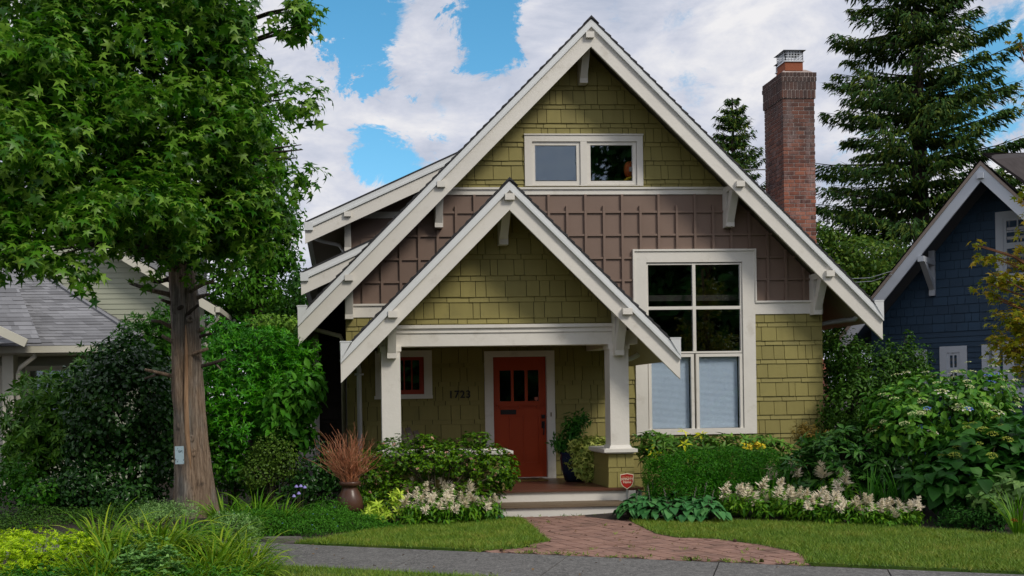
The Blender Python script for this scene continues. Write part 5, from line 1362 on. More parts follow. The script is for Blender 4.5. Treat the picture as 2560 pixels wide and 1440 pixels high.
tree('maple_tree', 'mid green broadleaf tree standing beyond the two houses', bl, 15000, OVAL, .125, MAPLE, 41, (P(640, 900, Y_).x, Y_, 0), shell=.6, amp=.22, tipdown=.6)
Y_ = 29
bl = [px_blob(690, 770, Y_, 75, 60, 1.5), px_blob(560, 880, Y_, 120, 110, 1.5), px_blob(680, 920, Y_, 100, 90, 1.5), px_blob(745, 740, Y_, 25, 80, .8), px_blob(610, 800, Y_, 90, 50, 1.5), px_blob(730, 860, Y_, 60, 60, 1.5), px_blob(820, 900, Y_, 80, 80, 1.5)]
tree('background_tree', 'low dark tree closing the gap left of the craftsman house', bl, 9000, OVAL, .17, DEEP, 43, (P(690, 950, Y_).x, Y_, 0), shell=.7, amp=.2)
# tall spruce
NEEDLE = leafmat('spruce_needle', [(.009, .026, .010), (.022, .048, .016), (.095, .095, .020)], .6, .12, .50, .9, .3)  # lightest colour is yellow sunlit tips put into the needle colour
def conifer(name, label, px, pytop, pybot, Y, half, n_tier, seed, per=9, droop=.25, tuft=.17, dens=1.0, lean=0, zb=1.5):
    r = np.random.RandomState(seed); rn_ = random.Random(seed); topz = P(px, pytop, Y).z; xc = P(px, (pytop+pybot)/2, Y).x
    t_ = thing(name, label, 'tree', (xc, Y, 0)); tr_ = MB(); tr_.tube([(xc+lean, Y, -.1), (xc+lean*.5, Y, topz*.5), (xc, Y, topz)], [.014*topz+.06, .009*topz+.04, .02], 10, .1); tr_.build('trunk', DARKBARK, t_, True)
    Ps, Ts, Ns = [], [], []; bm_ = MB()
    for i in range(n_tier):
        f = (i+rn_.random()*.45)/n_tier; z = topz-(topz-zb)*f; Lmax = half*(f**.72)*1.02+.12
        for q in range(per):
            a = q/per*6.283+rn_.random()*1.1+i*.9; Ln = Lmax*rn_.uniform(.50, 1.10)
            d = np.array([math.cos(a), math.sin(a), 0]); sd = np.array([-d[1], d[0], 0]); up0 = .12-droop*f
            m_ = max(5, int(Ln*17*dens)); s = r.rand(m_)**.75; pts = []
            cz = lambda u: Ln*(up0*u-.20*droop*u*u*1.5+.14*u**3)
            for u in (0, .35, .7, 1): pts.append(tuple(np.array([xc+lean*.3*f, Y, z])+d*Ln*u+np.array([0, 0, cz(u)])))
            bm_.tube(pts, [.018+.012*Ln, .012+.008*Ln, .008+.003*Ln, .004], 5)
            for rep in range(3):
                s = r.rand(m_)**.7; wd = Ln*.20*(1-s*.6)*r.randn(m_)*.8
                hang = -np.abs(r.randn(m_))*(.05+.30*max(0, droop))*(1.2-.5*s)
                p = np.array([xc+lean*.3*f, Y, z])+d[None]*(Ln*s)[:, None]+sd[None]*wd[:, None]
                p[:, 2] += np.array([cz(u) for u in s])+hang-np.abs(wd)*.25
                tp_ = norm(d[None]*.8+sd[None]*np.sign(wd)[:, None]*.55+r.randn(m_, 3)*.3-np.array([0, 0, .45])[None])
                Ps.append(p); Ts.append(tp_); Ns.append(norm(np.array([0, 0, 1.])[None]+r.randn(m_, 3)*.5))
    Pp, Tt, Nn = map(np.concatenate, (Ps, Ts, Ns)); sz = tuft*(.6+.8*r.rand(len(Pp)))
    fol('crown', place(shape_leaf(.26, .08, .3, .45), Pp, Tt, Nn, sz), NEEDLE, t_); bm_.build('limb', DARKBARK, t_, True); return t_
conifer('spruce_tree', 'tall dark spruce with drooping tiers of branches beyond the brick chimney', 2290, -330, 700, 33, 5.7, 24, 3, 11, .17, .22, 2.3, .15, 1.5)
conifer('small_conifer', 'small pointed conifer peeping over the right roof slope beside the chimney', 1834, 246, 700, 31, 2.2, 30, 5, 9, -.35, .16, 1.8, 0, 2.5)
Y_ = 29
bl = [px_blob(2120, 640, Y_, 75, 60, 1.5), px_blob(2080, 690, Y_, 60, 80, 1.2), px_blob(2210, 690, Y_, 80, 50, 1.5), px_blob(2180, 740, Y_, 130, 60, 1.5), px_blob(2130, 820, Y_, 120, 80, 1.5), px_blob(2060, 600, Y_, 40, 50, .8)]
tree('background_tree', 'yellowish green tree low behind the chimney and below the spruce', bl, 9500, OVAL, .14, leafmat('olive_green_leaf', [(.016, .045, .010), (.045, .080, .016), (.11, .13, .03)], .5, .25), 47, (P(2140, 950, Y_).x, Y_, 0), shell=.7, amp=.25)
# golden japanese maple, its trunk just out of frame
GOLD = leafmat('golden_maple_leaf', [(.075, .090, .006), (.16, .140, .012), (.29, .155, .026)], .5, .35, .3, 1.5)
bl = [px_blob(2505, 705, 11.5, 62, 34, .3), px_blob(2545, 800, 11.4, 70, 60, .35), px_blob(2470, 645, 11.5, 40, 16, .2, .8), px_blob(2440, 612, 11.5, 16, 9, .12, .8), px_blob(2570, 650, 11.4, 50, 45, .3), px_blob(2530, 870, 11.4, 50, 40, .3), px_blob(2600, 900, 11.3, 70, 60, .4), px_blob(2550, 100, 11.3, 10, 26, .15, .6), px_blob(2640, 500, 11.2, 70, 110, .5), px_blob(2680, 760, 11.2, 110, 120, .6), px_blob(2640, 200, 11.2, 75, 120, .4), px_blob(2480, 740, 11.5, 30, 14, .15, .7), px_blob(2490, 850, 11.4, 25, 12, .15, .6)]
jm = thing('japanese_maple', 'golden leaved japanese maple leaning in from the right edge', 'tree', (8.5, 11.2, 0))
fol('crown', foliage(bl, 3300, STAR, .070, 51, out=.3, up=.8, rnd=.5, tipdown=.7, shell=.8, amp=.25, flat=.5), GOLD, jm)
mb = MB(); mb.tube([(8.5, 11.2, -.1), (8.45, 11.2, 1.2), (8.4, 11.2, 2.6), (8.3, 11.2, 4.6)], [.09, .075, .05, .02], 9, .1)
for b in bl:
    c = Vector(b[0])
    for q in range(3):
        s = Vector((8.42, 11.2, min(4.4, max(.9, c.z-.5)))); e_ = c+Vector((rn.uniform(-.9, .9)*b[1][0], rn.uniform(-.5, .5)*b[1][1], rn.uniform(-.4, .7)*b[1][2])); mb.tube([s, s.lerp(e_, .5)+Vector((0, 0, .08)), e_], [.022, .012, .003], 5)
mb.build('trunk', mat('maple_bark', (.16, .07, .03), .8, .3, 6), jm, True)
# trees across the street: only the windows show them
for i, (x, y, h, rr, lab) in enumerate(((15.6, -16, 19, 2.9, 'dark tall tree across the street mirrored in the right upper window pane'), (4.5, -20, 8.5, 3.6, 'low dark tree across the street mirrored in the front window'), (19, -13, 10, 4, 'dark tree across the street at the far right'), (-5, -18, 9, 4.2, 'dark tree across the street at the left'), (25, -19, 11, 5, 'broad dark tree across the street farthest right'), (9.5, -22, 9.5, 3.8, 'rounded dark tree across the street opposite the porch'), (0, -17, 8, 3.4, 'low dark tree across the street left of the porch'), (13, -23, 8, 3.6, 'low dark tree across the street right of the porch'))):
    bl = [((x, y, h*.52), (rr, rr, h*.46), 1), ((x+rr*.5, y, h*.35), (rr*.8, rr*.8, h*.33), 1)]
    tree('street_tree', lab, bl, 11000 if h > 15 else 5200, OVAL, .62, DEEP, 60+i, (x, y, 0), group='trees across the street', limbs=4, shell=.6, amp=.25)

# ---- shrubs left
RHODO = leafmat('rhododendron_leaf', [(.018, .055, .008), (.045, .105, .014), (.10, .17, .03)], .40, .15, .35, 1.2, .5)
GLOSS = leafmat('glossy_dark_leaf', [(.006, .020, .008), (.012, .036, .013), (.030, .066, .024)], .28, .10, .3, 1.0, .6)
LAUREL = leafmat('laurel_leaf', [(.012, .052, .006), (.026, .088, .009), (.06, .13, .018)], .35, .2, .35, 1.0, .5)
BRIGHT = leafmat('bright_green_leaf', [(.014, .075, .005), (.030, .130, .008), (.075, .20, .015)], .42, .28, .3, 1.1, .45)
DOGW = leafmat('dogwood_leaf', [(.020, .080, .012), (.040, .125, .016), (.09, .19, .04)], .45, .3, .3, 1.1, .4)
SMALLDARK = leafmat('small_olive_leaf', [(.022, .045, .010), (.040, .068, .014), (.075, .105, .03)], .45, .15)
shrub('rhododendron', 'rhododendron with light green leaf rosettes before the sage house window', 'shrub', [px_blob(150, 1010, 15.8, 120, 85, .6), px_blob(85, 1085, 15.6, 80, 75, .5), px_blob(240, 945, 16.0, 75, 45, .5), px_blob(60, 1150, 15.5, 55, 60, .4), px_blob(150, 1110, 15.6, 100, 80, .5)], 6000, NARROW, .13, RHODO, 71, whorl=7, spread=.35, shell=.5, r0=.02)
shrub('viburnum_shrub', 'wide dark glossy shrub to the left of the grey trunk', 'shrub', [px_blob(300, 1040, 15.2, 130, 150, .7), px_blob(375, 1170, 15.0, 70, 75, .5), px_blob(310, 920, 15.5, 90, 65, .5), px_blob(225, 1130, 15.1, 70, 90, .5), px_blob(395, 1060, 15.3, 60, 140, .4)], 9500, ROUND, .075, GLOSS, 72, out=1, up=.35, rnd=.7, tipdown=.8, shell=.45, amp=.2, r0=.02)
shrub('laurel_shrub', 'tall laurel with upright shoots behind the grey trunk', 'shrub', [px_blob(375, 850, 16.6, 75, 75, .5), px_blob(330, 880, 16.7, 90, 60, .5), px_blob(400, 930, 16.5, 70, 130, .5), px_blob(270, 920, 16.9, 80, 50, .5), px_blob(420, 800, 16.6, 40, 50, .3), px_blob(430, 1050, 16.3, 60, 120, .5)], 8000, NARROW, .10, LAUREL, 73, whorl=6, spread=.9, up=1.0, shell=.5, r0=.02)
shrub('photinia_shrub', 'tall bright green shrub just right of the grey trunk', 'shrub', [px_blob(600, 950, 15.9, 105, 130, .6), px_blob(555, 845, 16.2, 65, 45, .4), px_blob(665, 865, 16.2, 75, 55, .5), px_blob(610, 1070, 15.6, 95, 90, .5), px_blob(720, 880, 16.4, 55, 55, .4), px_blob(540, 1000, 15.8, 50, 130, .4), px_blob(690, 950, 16.1, 75, 90, .5), px_blob(760, 900, 16.6, 40, 50, .4), px_blob(660, 1020, 15.9, 70, 80, .5)], 17000, NARROW, .085, BRIGHT, 74, whorl=6, spread=.8, up=.7, shell=.5, amp=.18, r0=.02)
shrub('dogwood_shrub', 'broad leaved shrub beside the dark side bay', 'shrub', [px_blob(725, 1005, 15.4, 68, 62, .4), px_blob(700, 1060, 15.3, 55, 50, .4), px_blob(770, 960, 15.6, 34, 42, .3), px_blob(745, 1085, 15.4, 40, 35, .3)], 1500, OVAL, .15, DOGW, 75, up=.6, tipdown=.9, shell=.6, r0=.014)
shrub('small_leaved_shrub', 'olive small leaved shrub low between trunk and urn', 'shrub', [px_blob(680, 1130, 15.0, 62, 55, .35), px_blob(645, 1185, 14.8, 48, 42, .3), px_blob(715, 1165, 14.9, 36, 45, .3)], 4200, ROUND, .034, SMALLDARK, 76, shell=.5)
shrub('flowering_shrub', 'pale green flowering shrub top showing above the photinia', 'shrub', [px_blob(715, 815, 18.5, 52, 28, .4), px_blob(660, 805, 18.6, 40, 20, .4), px_blob(700, 900, 18.6, 70, 80, .5)], 2200, OVAL, .08, PALE, 77, shell=.6)
shrub('shade_shrub', 'nearly black green shrub added for the shade behind the urn', 'shrub', [px_blob(785, 1190, 15.0, 55, 70, .35), px_blob(745, 1230, 14.7, 45, 40, .3), px_blob(830, 1180, 15.2, 35, 70, .3)], 1500, OVAL, .075, GLOSS, 78, shell=.7)  # dark leaves added to stand in for shade
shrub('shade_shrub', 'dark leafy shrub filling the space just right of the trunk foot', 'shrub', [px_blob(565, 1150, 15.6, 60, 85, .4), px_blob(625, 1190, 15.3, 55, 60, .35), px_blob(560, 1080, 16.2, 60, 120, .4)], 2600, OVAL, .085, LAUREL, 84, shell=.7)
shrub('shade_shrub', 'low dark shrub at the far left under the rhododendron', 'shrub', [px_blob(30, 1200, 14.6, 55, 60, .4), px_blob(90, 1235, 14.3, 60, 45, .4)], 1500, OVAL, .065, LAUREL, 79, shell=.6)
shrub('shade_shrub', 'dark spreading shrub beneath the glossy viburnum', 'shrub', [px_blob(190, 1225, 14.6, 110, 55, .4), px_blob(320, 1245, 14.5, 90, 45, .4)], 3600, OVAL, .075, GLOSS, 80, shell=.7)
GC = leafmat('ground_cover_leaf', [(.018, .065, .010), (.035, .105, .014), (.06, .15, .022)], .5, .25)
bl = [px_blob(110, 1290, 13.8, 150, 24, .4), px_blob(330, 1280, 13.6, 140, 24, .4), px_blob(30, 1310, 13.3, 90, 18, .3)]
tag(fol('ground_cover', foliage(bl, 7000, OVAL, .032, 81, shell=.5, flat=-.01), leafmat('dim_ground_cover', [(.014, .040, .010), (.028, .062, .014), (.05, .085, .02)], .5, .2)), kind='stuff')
bl = [px_blob(880, 1310, 13.2, 115, 36, .45), px_blob(770, 1315, 13.0, 100, 40, .45), px_blob(670, 1305, 13.0, 80, 42, .4), px_blob(600, 1310, 12.8, 60, 40, .4), px_blob(950, 1325, 13.1, 60, 20, .3), px_blob(820, 1285, 13.5, 70, 32, .3)]
gc = fol('ground_cover', foliage(bl, 24000, NARROW, .036, 82, up=.8, rnd=.9, shell=.45, amp=.2, flat=-.01), GC); tag(gc, kind='stuff')
BLUEF = mat('blue_flower', (.16, .30, .62), .6, .15, 30)
bp, bo = blob_points(bl, 46, 83, .06, .2); fl = MB()
for p in bp:
    if p[1] > 13.6: continue
    fl.lathe([(.002, -.004), (.011, 0), (.002, .003)], (p[0], p[1]-.01, p[2]+.01), 6)
tag(fl.build('blue_flowers', BLUEF), kind='stuff')
# bellflowers
BELL = mat('bellflower_violet', (.28, .24, .60), .5, .1, 20); cbase = P(748, 1255, 13.9)
bf = thing('bellflower', 'violet bellflowers on thin stalks in the shade right of the daylilies', 'flower', (cbase.x, 13.9, gz(cbase.x, 13.9)))
mb = MB()
for px, py in ((741, 1214), (752, 1213), (762, 1216), (747, 1231), (735, 1238)):
    p = P(px, py, 13.85); mb.tube([(cbase.x, 13.9, 0), (p.x*.6+cbase.x*.4, 13.87, p.z*.6), (p.x, 13.85, p.z)], [.005, .004, .003], 5)
    MB().lathe([(.006, .012), (.018, .0), (.030, -.022), (.012, -.012)], (p.x, 13.84, p.z), 7).build('flower_bell', BELL, bf)
mb.build('stems', TWIG, bf)

# ---- strap leaved clumps
DAY = leafmat('daylily_leaf', [(.035, .095, .008), (.070, .145, .012), (.15, .21, .028)], .42, .3, .25, 1.0, .45)
DAYY = leafmat('yellowing_daylily_leaf', [(.040, .095, .006), (.085, .145, .010), (.22, .23, .035)], .42, .3, .25, 1.0, .45)
IRIS = leafmat('iris_leaf', [(.018, .075, .012), (.035, .115, .016), (.07, .16, .025)], .45, .25)
def strap_plant(name, label, px, py, Y, n, L_, w, seed, m_, group, **k):
    p = P(px, py, Y); b = (p.x, Y, gz(p.x, Y))
    t_ = thing(name, label, 'plant', b, group); fol('leaves', shift(straps(n, L_, w, seed, **k), b), m_, t_); return t_
g = 'daylily clumps around the trunk'
for i, (px, Y, s) in enumerate(((560, 13.2, 1.0), (640, 13.5, 1.05), (705, 13.3, .9), (600, 12.7, .8))): strap_plant('daylily', 'green arching daylily clump growing right at the foot of the trunk', px, 1300, Y, 110, .56*s, .020, 90+i, DAY, g, spread=1.3, arch=1.0, rad=.13)
g = 'daylily clumps in the front bed'
for i, (px, Y, s) in enumerate(((255, 9.9, 1.0), (350, 10.3, 1.05), (455, 10.4, 1.0), (545, 10.0, .95), (610, 9.7, .85), (290, 9.2, .9), (530, 9.2, .85), (400, 9.7, 1.0), (240, 8.7, .8), (470, 8.75, .8), (575, 8.85, .75), (330, 8.6, .75), (420, 8.45, .65), (630, 9.3, .7), (510, 8.5, .65))): strap_plant('daylily', 'yellow green arching daylily clump in the front bed by the pavement', px, 1420, Y, 130, .60*s, .020, 100+i, DAYY, g, spread=1.45, arch=1.0, rad=.18)
bl = [px_blob(230+i*62, 1440, 9.0, 60, 26, .40) for i in range(7)]+[px_blob(20+i*70, 1445, 8.6, 60, 26, .3) for i in range(9)]+[px_blob(300+i*80, 1385, 10.5, 60, 22, .4) for i in range(4)]+[px_blob(500, 1330, 11.6, 90, 24, .3)]
tag(fol('ground_cover', foliage(bl, 9000, NARROW, .06, 120, shell=.7, flat=0, up=.8), LAUREL), kind='stuff')
SEDUM = leafmat('sedum_leaf', [(.055, .11, .060), (.09, .16, .085), (.15, .22, .13)], .55, .15)
bl = [px_blob(360, 1405, 8.9, 80, 52, .28), px_blob(415, 1430, 8.7, 55, 45, .25), px_blob(330, 1440, 8.7, 50, 40, .22)]
shrub('sedum_plant', 'grey green fleshy sedum in front of the daylilies', 'plant', bl, 2600, OVAL, .042, SEDUM, 121, whorl=6, spread=1.2, up=1.4, out=.2, rnd=.15, shell=.7, stems=24, r0=.006)
bl = [px_blob(615, 1330, 11.2, 42, 42, .22), px_blob(570, 1300, 11.3, 36, 26, .2)]
shrub('artemisia_plant', 'silvery feathery plant beside the pavement edge', 'plant', bl, 2600, NARROW, .032, leafmat('silver_leaf', [(.07, .12, .075), (.11, .17, .105), (.17, .23, .15)], .6, .15), 122, sprig=5, shell=.6)
bl = [px_blob(420, 1272, 11.8, 70, 24, .25), px_blob(370, 1285, 11.6, 50, 20, .2)]
shrub('artemisia_plant', 'silvery low plant behind the front daylilies left of the trunk', 'plant', bl, 2200, NARROW, .034, leafmat('silver_leaf', []), 123, sprig=5, shell=.6)
SPIREA = leafmat('golden_spirea_leaf', [(.13, .20, .008), (.24, .30, .012), (.38, .40, .03)], .5, .3)
bl = [px_blob(95, 1378, 9.2, 105, 46, .35), px_blob(30, 1400, 9.0, 80, 54, .35), px_blob(140, 1425, 9.1, 70, 42, .3), px_blob(185, 1362, 9.3, 45, 34, .2), px_blob(40, 1350, 9.9, 60, 28, .25)]
shrub('golden_spirea', 'bright yellow green spirea mound in the lower left corner', 'shrub', bl, 12000, NARROW, .036, SPIREA, 124, whorl=7, spread=1.0, up=1.2, out=.5, rnd=.35, shell=.5, amp=.22)

# ---- in front of the porch
AZ_ = leafmat('azalea_leaf', [(.012, .040, .003), (.038, .088, .006), (.13, .19, .014)], .36, .2, .3, 2.0, .5)
def azb(w=1): return [px_blob(930, 1179, 14.18, 55, 50, .40), px_blob(990, 1143, 14.22, 70, 52, .45), px_blob(1070, 1141, 14.22, 75, 50, .45), px_blob(1150, 1145, 14.22, 75, 52, .45), px_blob(1225, 1165, 14.18, 68, 55, .42), px_blob(1262, 1185, 14.08, 36, 45, .30), px_blob(1000, 1233, 14.08, 100, 40, .35), px_blob(1180, 1238, 14.05, 80, 45, .32), px_blob(918, 1248, 14.08, 36, 30, .3), px_blob(1065, 1103, 14.22, 30, 18, .2), px_blob(1190, 1098, 14.22, 40, 18, .2)]
vf = foliage(azb(), 36000, OVAL, .032, 131, whorl=8, spread=.65, up=.9, out=.8, rnd=.35, shell=.32, amp=.11, flat=.1)
sp_, so_ = blob_points(azb(), 210, 132, .05, .17)
rr = np.random.RandomState(4); sp_ = sp_[sp_[:, 1] < 14.0]; m_ = len(sp_)
sv = foliage([((p[0], p[1]-.01, p[2]), (.022, .022, .022)) for p in sp_], 6*m_, ROUND, .028, 133, shell=.9, amp=0)
az = plant('azalea_hedge', 'rounded azalea hedge with spent pink blossoms in front of the porch wall', 'hedge', (P(1090, 1250, 14).x, 14.0, 0), [('leaves', vf, AZ_), ('spent_flowers', sv, mat('spent_blossom', (.48, .27, .19), .7, .25, 25))], fan_stems((P(1090, 1250, 14).x, 14.0, .1), azb(), 40, .012, 3))
VAR = leafmat('variegated_leaf', [(.10, .17, .02), (.28, .32, .06), (.50, .48, .16)], .5, .25)
shrub('variegated_plant', 'yellow and green variegated plant at the left end of the white astilbes', 'plant', [px_blob(938, 1275, 13.45, 30, 20, .15), px_blob(990, 1250, 13.5, 22, 28, .12), px_blob(962, 1290, 13.4, 30, 16, .15)], 420, NARROW, .085, VAR, 134, whorl=7, spread=.5, shell=.7, stems=6, r0=.006)
# astilbe: one made, the rest copies
PLUME = mat('astilbe_cream', (.84, .75, .56), .7, .08, 8); ASTL = leafmat('astilbe_leaf', [(.022, .070, .008), (.055, .125, .012), (.13, .19, .022)], .45, .25)
def plume_mesh(seed, H):
    r = np.random.RandomState(seed); Ps, Ts, Ns, Ss = [], [], [], []
    for k in range(20):
        f = (k+.5)/20; L_ = H*.42*(1-f)**.75+.018; nq = 3 if f < .9 else 2
        for q in range(nq):
            a = r.rand()*6.283; d = np.array([math.cos(a), math.sin(a), .35+.5*f]); 
            Ps.append((0, 0, H*f)); Ts.append(d); Ns.append(np.array([0, 0, 1.])-d*.2); Ss.append(L_*(.75+.5*r.rand()))
    Ps.append((0, 0, H*.9)); Ts.append((0.05, 0, 1)); Ns.append((1, 0, 0)); Ss.append(H*.22)
    V, Fc = place(shape_spike(.13), np.array(Ps, float), np.array(Ts, float), np.array(Ns, float), np.array(Ss))
    return V, Fc
plumes = [mesh_np('flower_plume', *plume_mesh(i, h)) for i, h in enumerate((.19, .22, .16))]
for pm in plumes: pm.materials.append(PLUME)
def astilbe(seed, npl):
    rn_ = random.Random(seed); t_ = thing('astilbe', '', 'plant')
    vf_ = foliage([((0, 0, .14), (.23, .20, .13)), ((0, 0, .22), (.16, .15, .10))], 420, NARROW, .085, 140+seed, sprig=5, shell=.6, tipdown=.8, flat=.01); fol('leaves', vf_, ASTL, t_)
    mb_ = MB()
    for i in range(npl):
        a = i/npl*6.283+rn_.random(); rr_ = rn_.uniform(.04, .20); x, y, z = math.cos(a)*rr_, math.sin(a)*rr_*.8, rn_.uniform(.16, .36)
        o = put('flower_plume', plumes[i % 3], None, t_); o.location = (x, y, z); o.rotation_euler = (-y*2.6+rn_.gauss(0, .22), x*2.9+rn_.gauss(0, .25), rn_.random()*6); o.scale = (1, 1, rn_.uniform(.8, 1.1))
        mb_.tube([(x*.3, y*.3, 0), (x, y, z)], .003, 5)
    mb_.build('stems', TWIG, t_); return t_
protos = [astilbe(1, 5), astilbe(2, 4), astilbe(3, 6)]
rn = random.Random(77); used = [False]*3
def put_astilbe(px, py, s, lab, grp):
    p = PG(px, py, .02); i = rn.randrange(3); z = gz(p.x, p.y)
    if not used[i]: used[i] = True; o = protos[i]; o.location = (p.x, p.y, z); o.rotation_euler = (0, 0, rn.random()*6); o.scale = (s,)*3; tag(o, lab, 'plant', grp)
    else: copy_thing(protos[i], (p.x, p.y, z), rn.random()*6, s, lab, grp)
for px, py, s in ((1022, 1312, .95), (1075, 1312, 1.0), (1130, 1310, 1.0), (1185, 1306, .95), (1105, 1299, 1.2), (1048, 1300, 1.15), (1225, 1301, .8), (1160, 1297, 1.15)): put_astilbe(px, py, s, 'white plumed astilbe in the clump before the azalea hedge', 'white astilbes by the azalea')
for px, py, s in ((1830, 1298, 1.0), (1880, 1300, 1.05), (1925, 1295, 1.1), (1965, 1302, 1.0), (2010, 1304, 1.05), (2055, 1306, 1.0), (2100, 1310, 1.0), (2145, 1312, .95), (2190, 1314, .85), (2235, 1316, .8), (1960, 1278, 1.3), (2095, 1284, 1.35), (2275, 1312, .8)): put_astilbe(px, py, s, 'white plumed astilbe in the long row along the right lawn', 'white astilbes along the right lawn')
# hostas
HOST = leafmat('blue_hosta_leaf', [(.020, .070, .040), (.035, .105, .062), (.070, .150, .095)], .40, .12, .3, 2, .45)
def hosta(seed, n, s):
    r = np.random.RandomState(seed); t_ = thing('hosta', '', 'plant'); pos, tip, nor, sz = [], [], [], []; mb_ = MB()
    for i in range(n):
        a = r.rand()*6.283; e_ = r.rand(); d = np.array([math.cos(a), math.sin(a), 0]); rad = (.03+.17*e_)*s; z = (.20-.13*e_**1.6+.02*r.randn())*s
        pos.append(d*rad+[0, 0, z]); tip.append(d+np.array([0, 0, .25-.9*e_])); nor.append(np.array([0, 0, 1.])+d*(.35+.5*e_)+r.randn(3)*.15); sz.append((.085+.045*r.rand())*s); mb_.tube([(0, 0, 0), tuple(d*rad*.6+[0, 0, z*.8]), tuple(d*rad+[0, 0, z])], .004, 4)
    fol('leaves', place(HEART, np.array(pos), np.array(tip), np.array(nor), np.array(sz)), HOST, t_); mb_.build('stems', TWIG, t_)
    return t_
def scapes(seed):
    rn_ = random.Random(seed); mb_ = MB()
    for i in range(1):
        a = rn_.random()*6; L_ = rn_.uniform(.24, .40); e_ = Vector((math.cos(a)*.10, math.sin(a)*.08, L_)); mb_.tube([(0, 0, .05), e_*.6, e_], [.003, .0025, .0015], 5)
        for q in range(5): p = e_*(.72+.05*q); mb_.lathe([(.001, -.012), (.007, 0), (.001, .01)], (p.x+rn_.gauss(0, .008), p.y, p.z), 5)
    return mb_
hp = [hosta(1, 66, 1.0), hosta(2, 58, .95)]
for i, h_ in enumerate(hp): scapes(i).build('flower_scape', mat('hosta_scape', (.16, .15, .12), .7, .2, 20), h_)
for i, (px, py, s) in enumerate(((1585, 1298, 1.1), (1630, 1301, 1.25), (1676, 1302, 1.2), (1722, 1303, 1.25), (1768, 1304, 1.2), (1650, 1285, 1.25), (1700, 1286, 1.3), (1750, 1288, 1.25), (1605, 1284, 1.2))):
    p = PG(px, py, .02); lab, grp = 'blue green hosta in the row right of the steps', 'hostas by the steps'
    if i < 2: o = hp[i]; o.location = (p.x, p.y, .03); o.scale = (s,)*3; o.rotation_euler.z = i; tag(o, lab, 'plant', grp)
    else: copy_thing(hp[i % 2], (p.x, p.y, .03), i*1.7, s, lab, grp)
p = PG(1238, 1300, .02); copy_thing(hp[0], (p.x, p.y, .02), 2, .55, 'small blue green hosta tucked against the left end of the steps'); COL.objects[-1]

# ---- right hand border
BOX = leafmat('clipped_hedge_leaf', [(.007, .048, .001), (.018, .085, .002), (.045, .135, .006)], .45, .2, .3, 2.5, .4)
bl = [px_blob(1665, 1190, 14.2, 62, 62, .45), px_blob(1740, 1175, 14.3, 85, 60, .5), px_blob(1830, 1172, 14.3, 90, 60, .5), px_blob(1915, 1178, 14.3, 75, 60, .5), px_blob(1700, 1225, 14.1, 90, 55, .4), px_blob(1840, 1225, 14.1, 120, 55, .45)]
shrub('box_hedge', 'dense clipped bright green hedge below the tall front window', 'hedge', bl, 46000, NARROW, .034, BOX, 151, out=.7, up=.6, rnd=.6, tipdown=-.4, shell=.30, amp=.05, stems=12, flat=.05)
AUC = leafmat('aucuba_leaf', [(.030, .075, .018), (.060, .120, .030), (.12, .18, .055)], .40, .15, .3, 2, .45)
bl = [px_blob(1620+i*62, 1112+rn.uniform(-6, 6), 15.5, 46, 32, .30) for i in range(6)]+[px_blob(1650+i*70, 1150, 15.4, 50, 40, .3) for i in range(5)]
yv = foliage(bl[:4], 60, NARROW, .13, 153, whorl=5, spread=.3, shell=.05, up=.6)
shrub('aucuba_hedge', 'row of long leaved evergreen plants under the window sill', 'hedge', bl, 2300, NARROW, .135, AUC, 152, whorl=6, spread=.25, up=.7, out=.6, rnd=.4, shell=.5, extra=[('yellow_leaves', yv, leafmat('yellow_aucuba_leaf', [(.30, .28, .03), (.50, .42, .04), (.65, .52, .06)], .45, .2))], stems=18)
yf = MB(); yb = P(1885, 1112, 14.9)
bl = [px_blob(1885, 1113, 14.95, 32, 7, .12)]
shrub('yellow_flowers', 'patch of bright yellow blooms behind the clipped hedge', 'flower', bl, 75, ROUND, .055, mat('yellow_petal', (.70, .55, .02), .5, .1, 20), 154, shell=.8, stems=10, r0=.004)
shrub('nandina_shrub', 'reddish bronze fine leaved shrub at the right corner of the green house', 'shrub', [px_blob(2022, 1095, 15.6, 42, 30, .3), px_blob(2010, 1075, 15.7, 22, 18, .2)], 1200, NARROW, .055, leafmat('bronze_leaf', [(.06, .035, .012), (.13, .075, .025), (.20, .11, .05)], .5, .25), 155, sprig=5, shell=.8)
shrub('nandina_shrub', 'reddish bronze twiggy shrub between rhododendron and lacecap hydrangea', 'shrub', [px_blob(2190, 1082, 15.2, 40, 20, .25)], 700, NARROW, .055, leafmat('bronze_leaf', []), 156, sprig=5, shell=.8)
RH2 = leafmat('dark_rhododendron_leaf', [(.010, .038, .012), (.022, .065, .018), (.060, .12, .040)], .33, .1, .3, 1.5, .55)
shrub('rhododendron', 'dark long leaved rhododendron behind the right hand astilbes', 'shrub', [px_blob(2110, 1145, 14.0, 100, 68, .5), px_blob(2060, 1120, 14.1, 65, 42, .4), px_blob(2195, 1175, 13.8, 65, 55, .4), px_blob(2010, 1185, 14.0, 62, 55, .4), px_blob(2100, 1215, 13.8, 110, 55, .4), px_blob(2130, 1085, 14.2, 42, 22, .25)], 2900, NARROW, .150, RH2, 157, whorl=7, spread=.30, up=.7, out=.7, rnd=.4, tipdown=.6, shell=.45, r0=.018, stems=14)
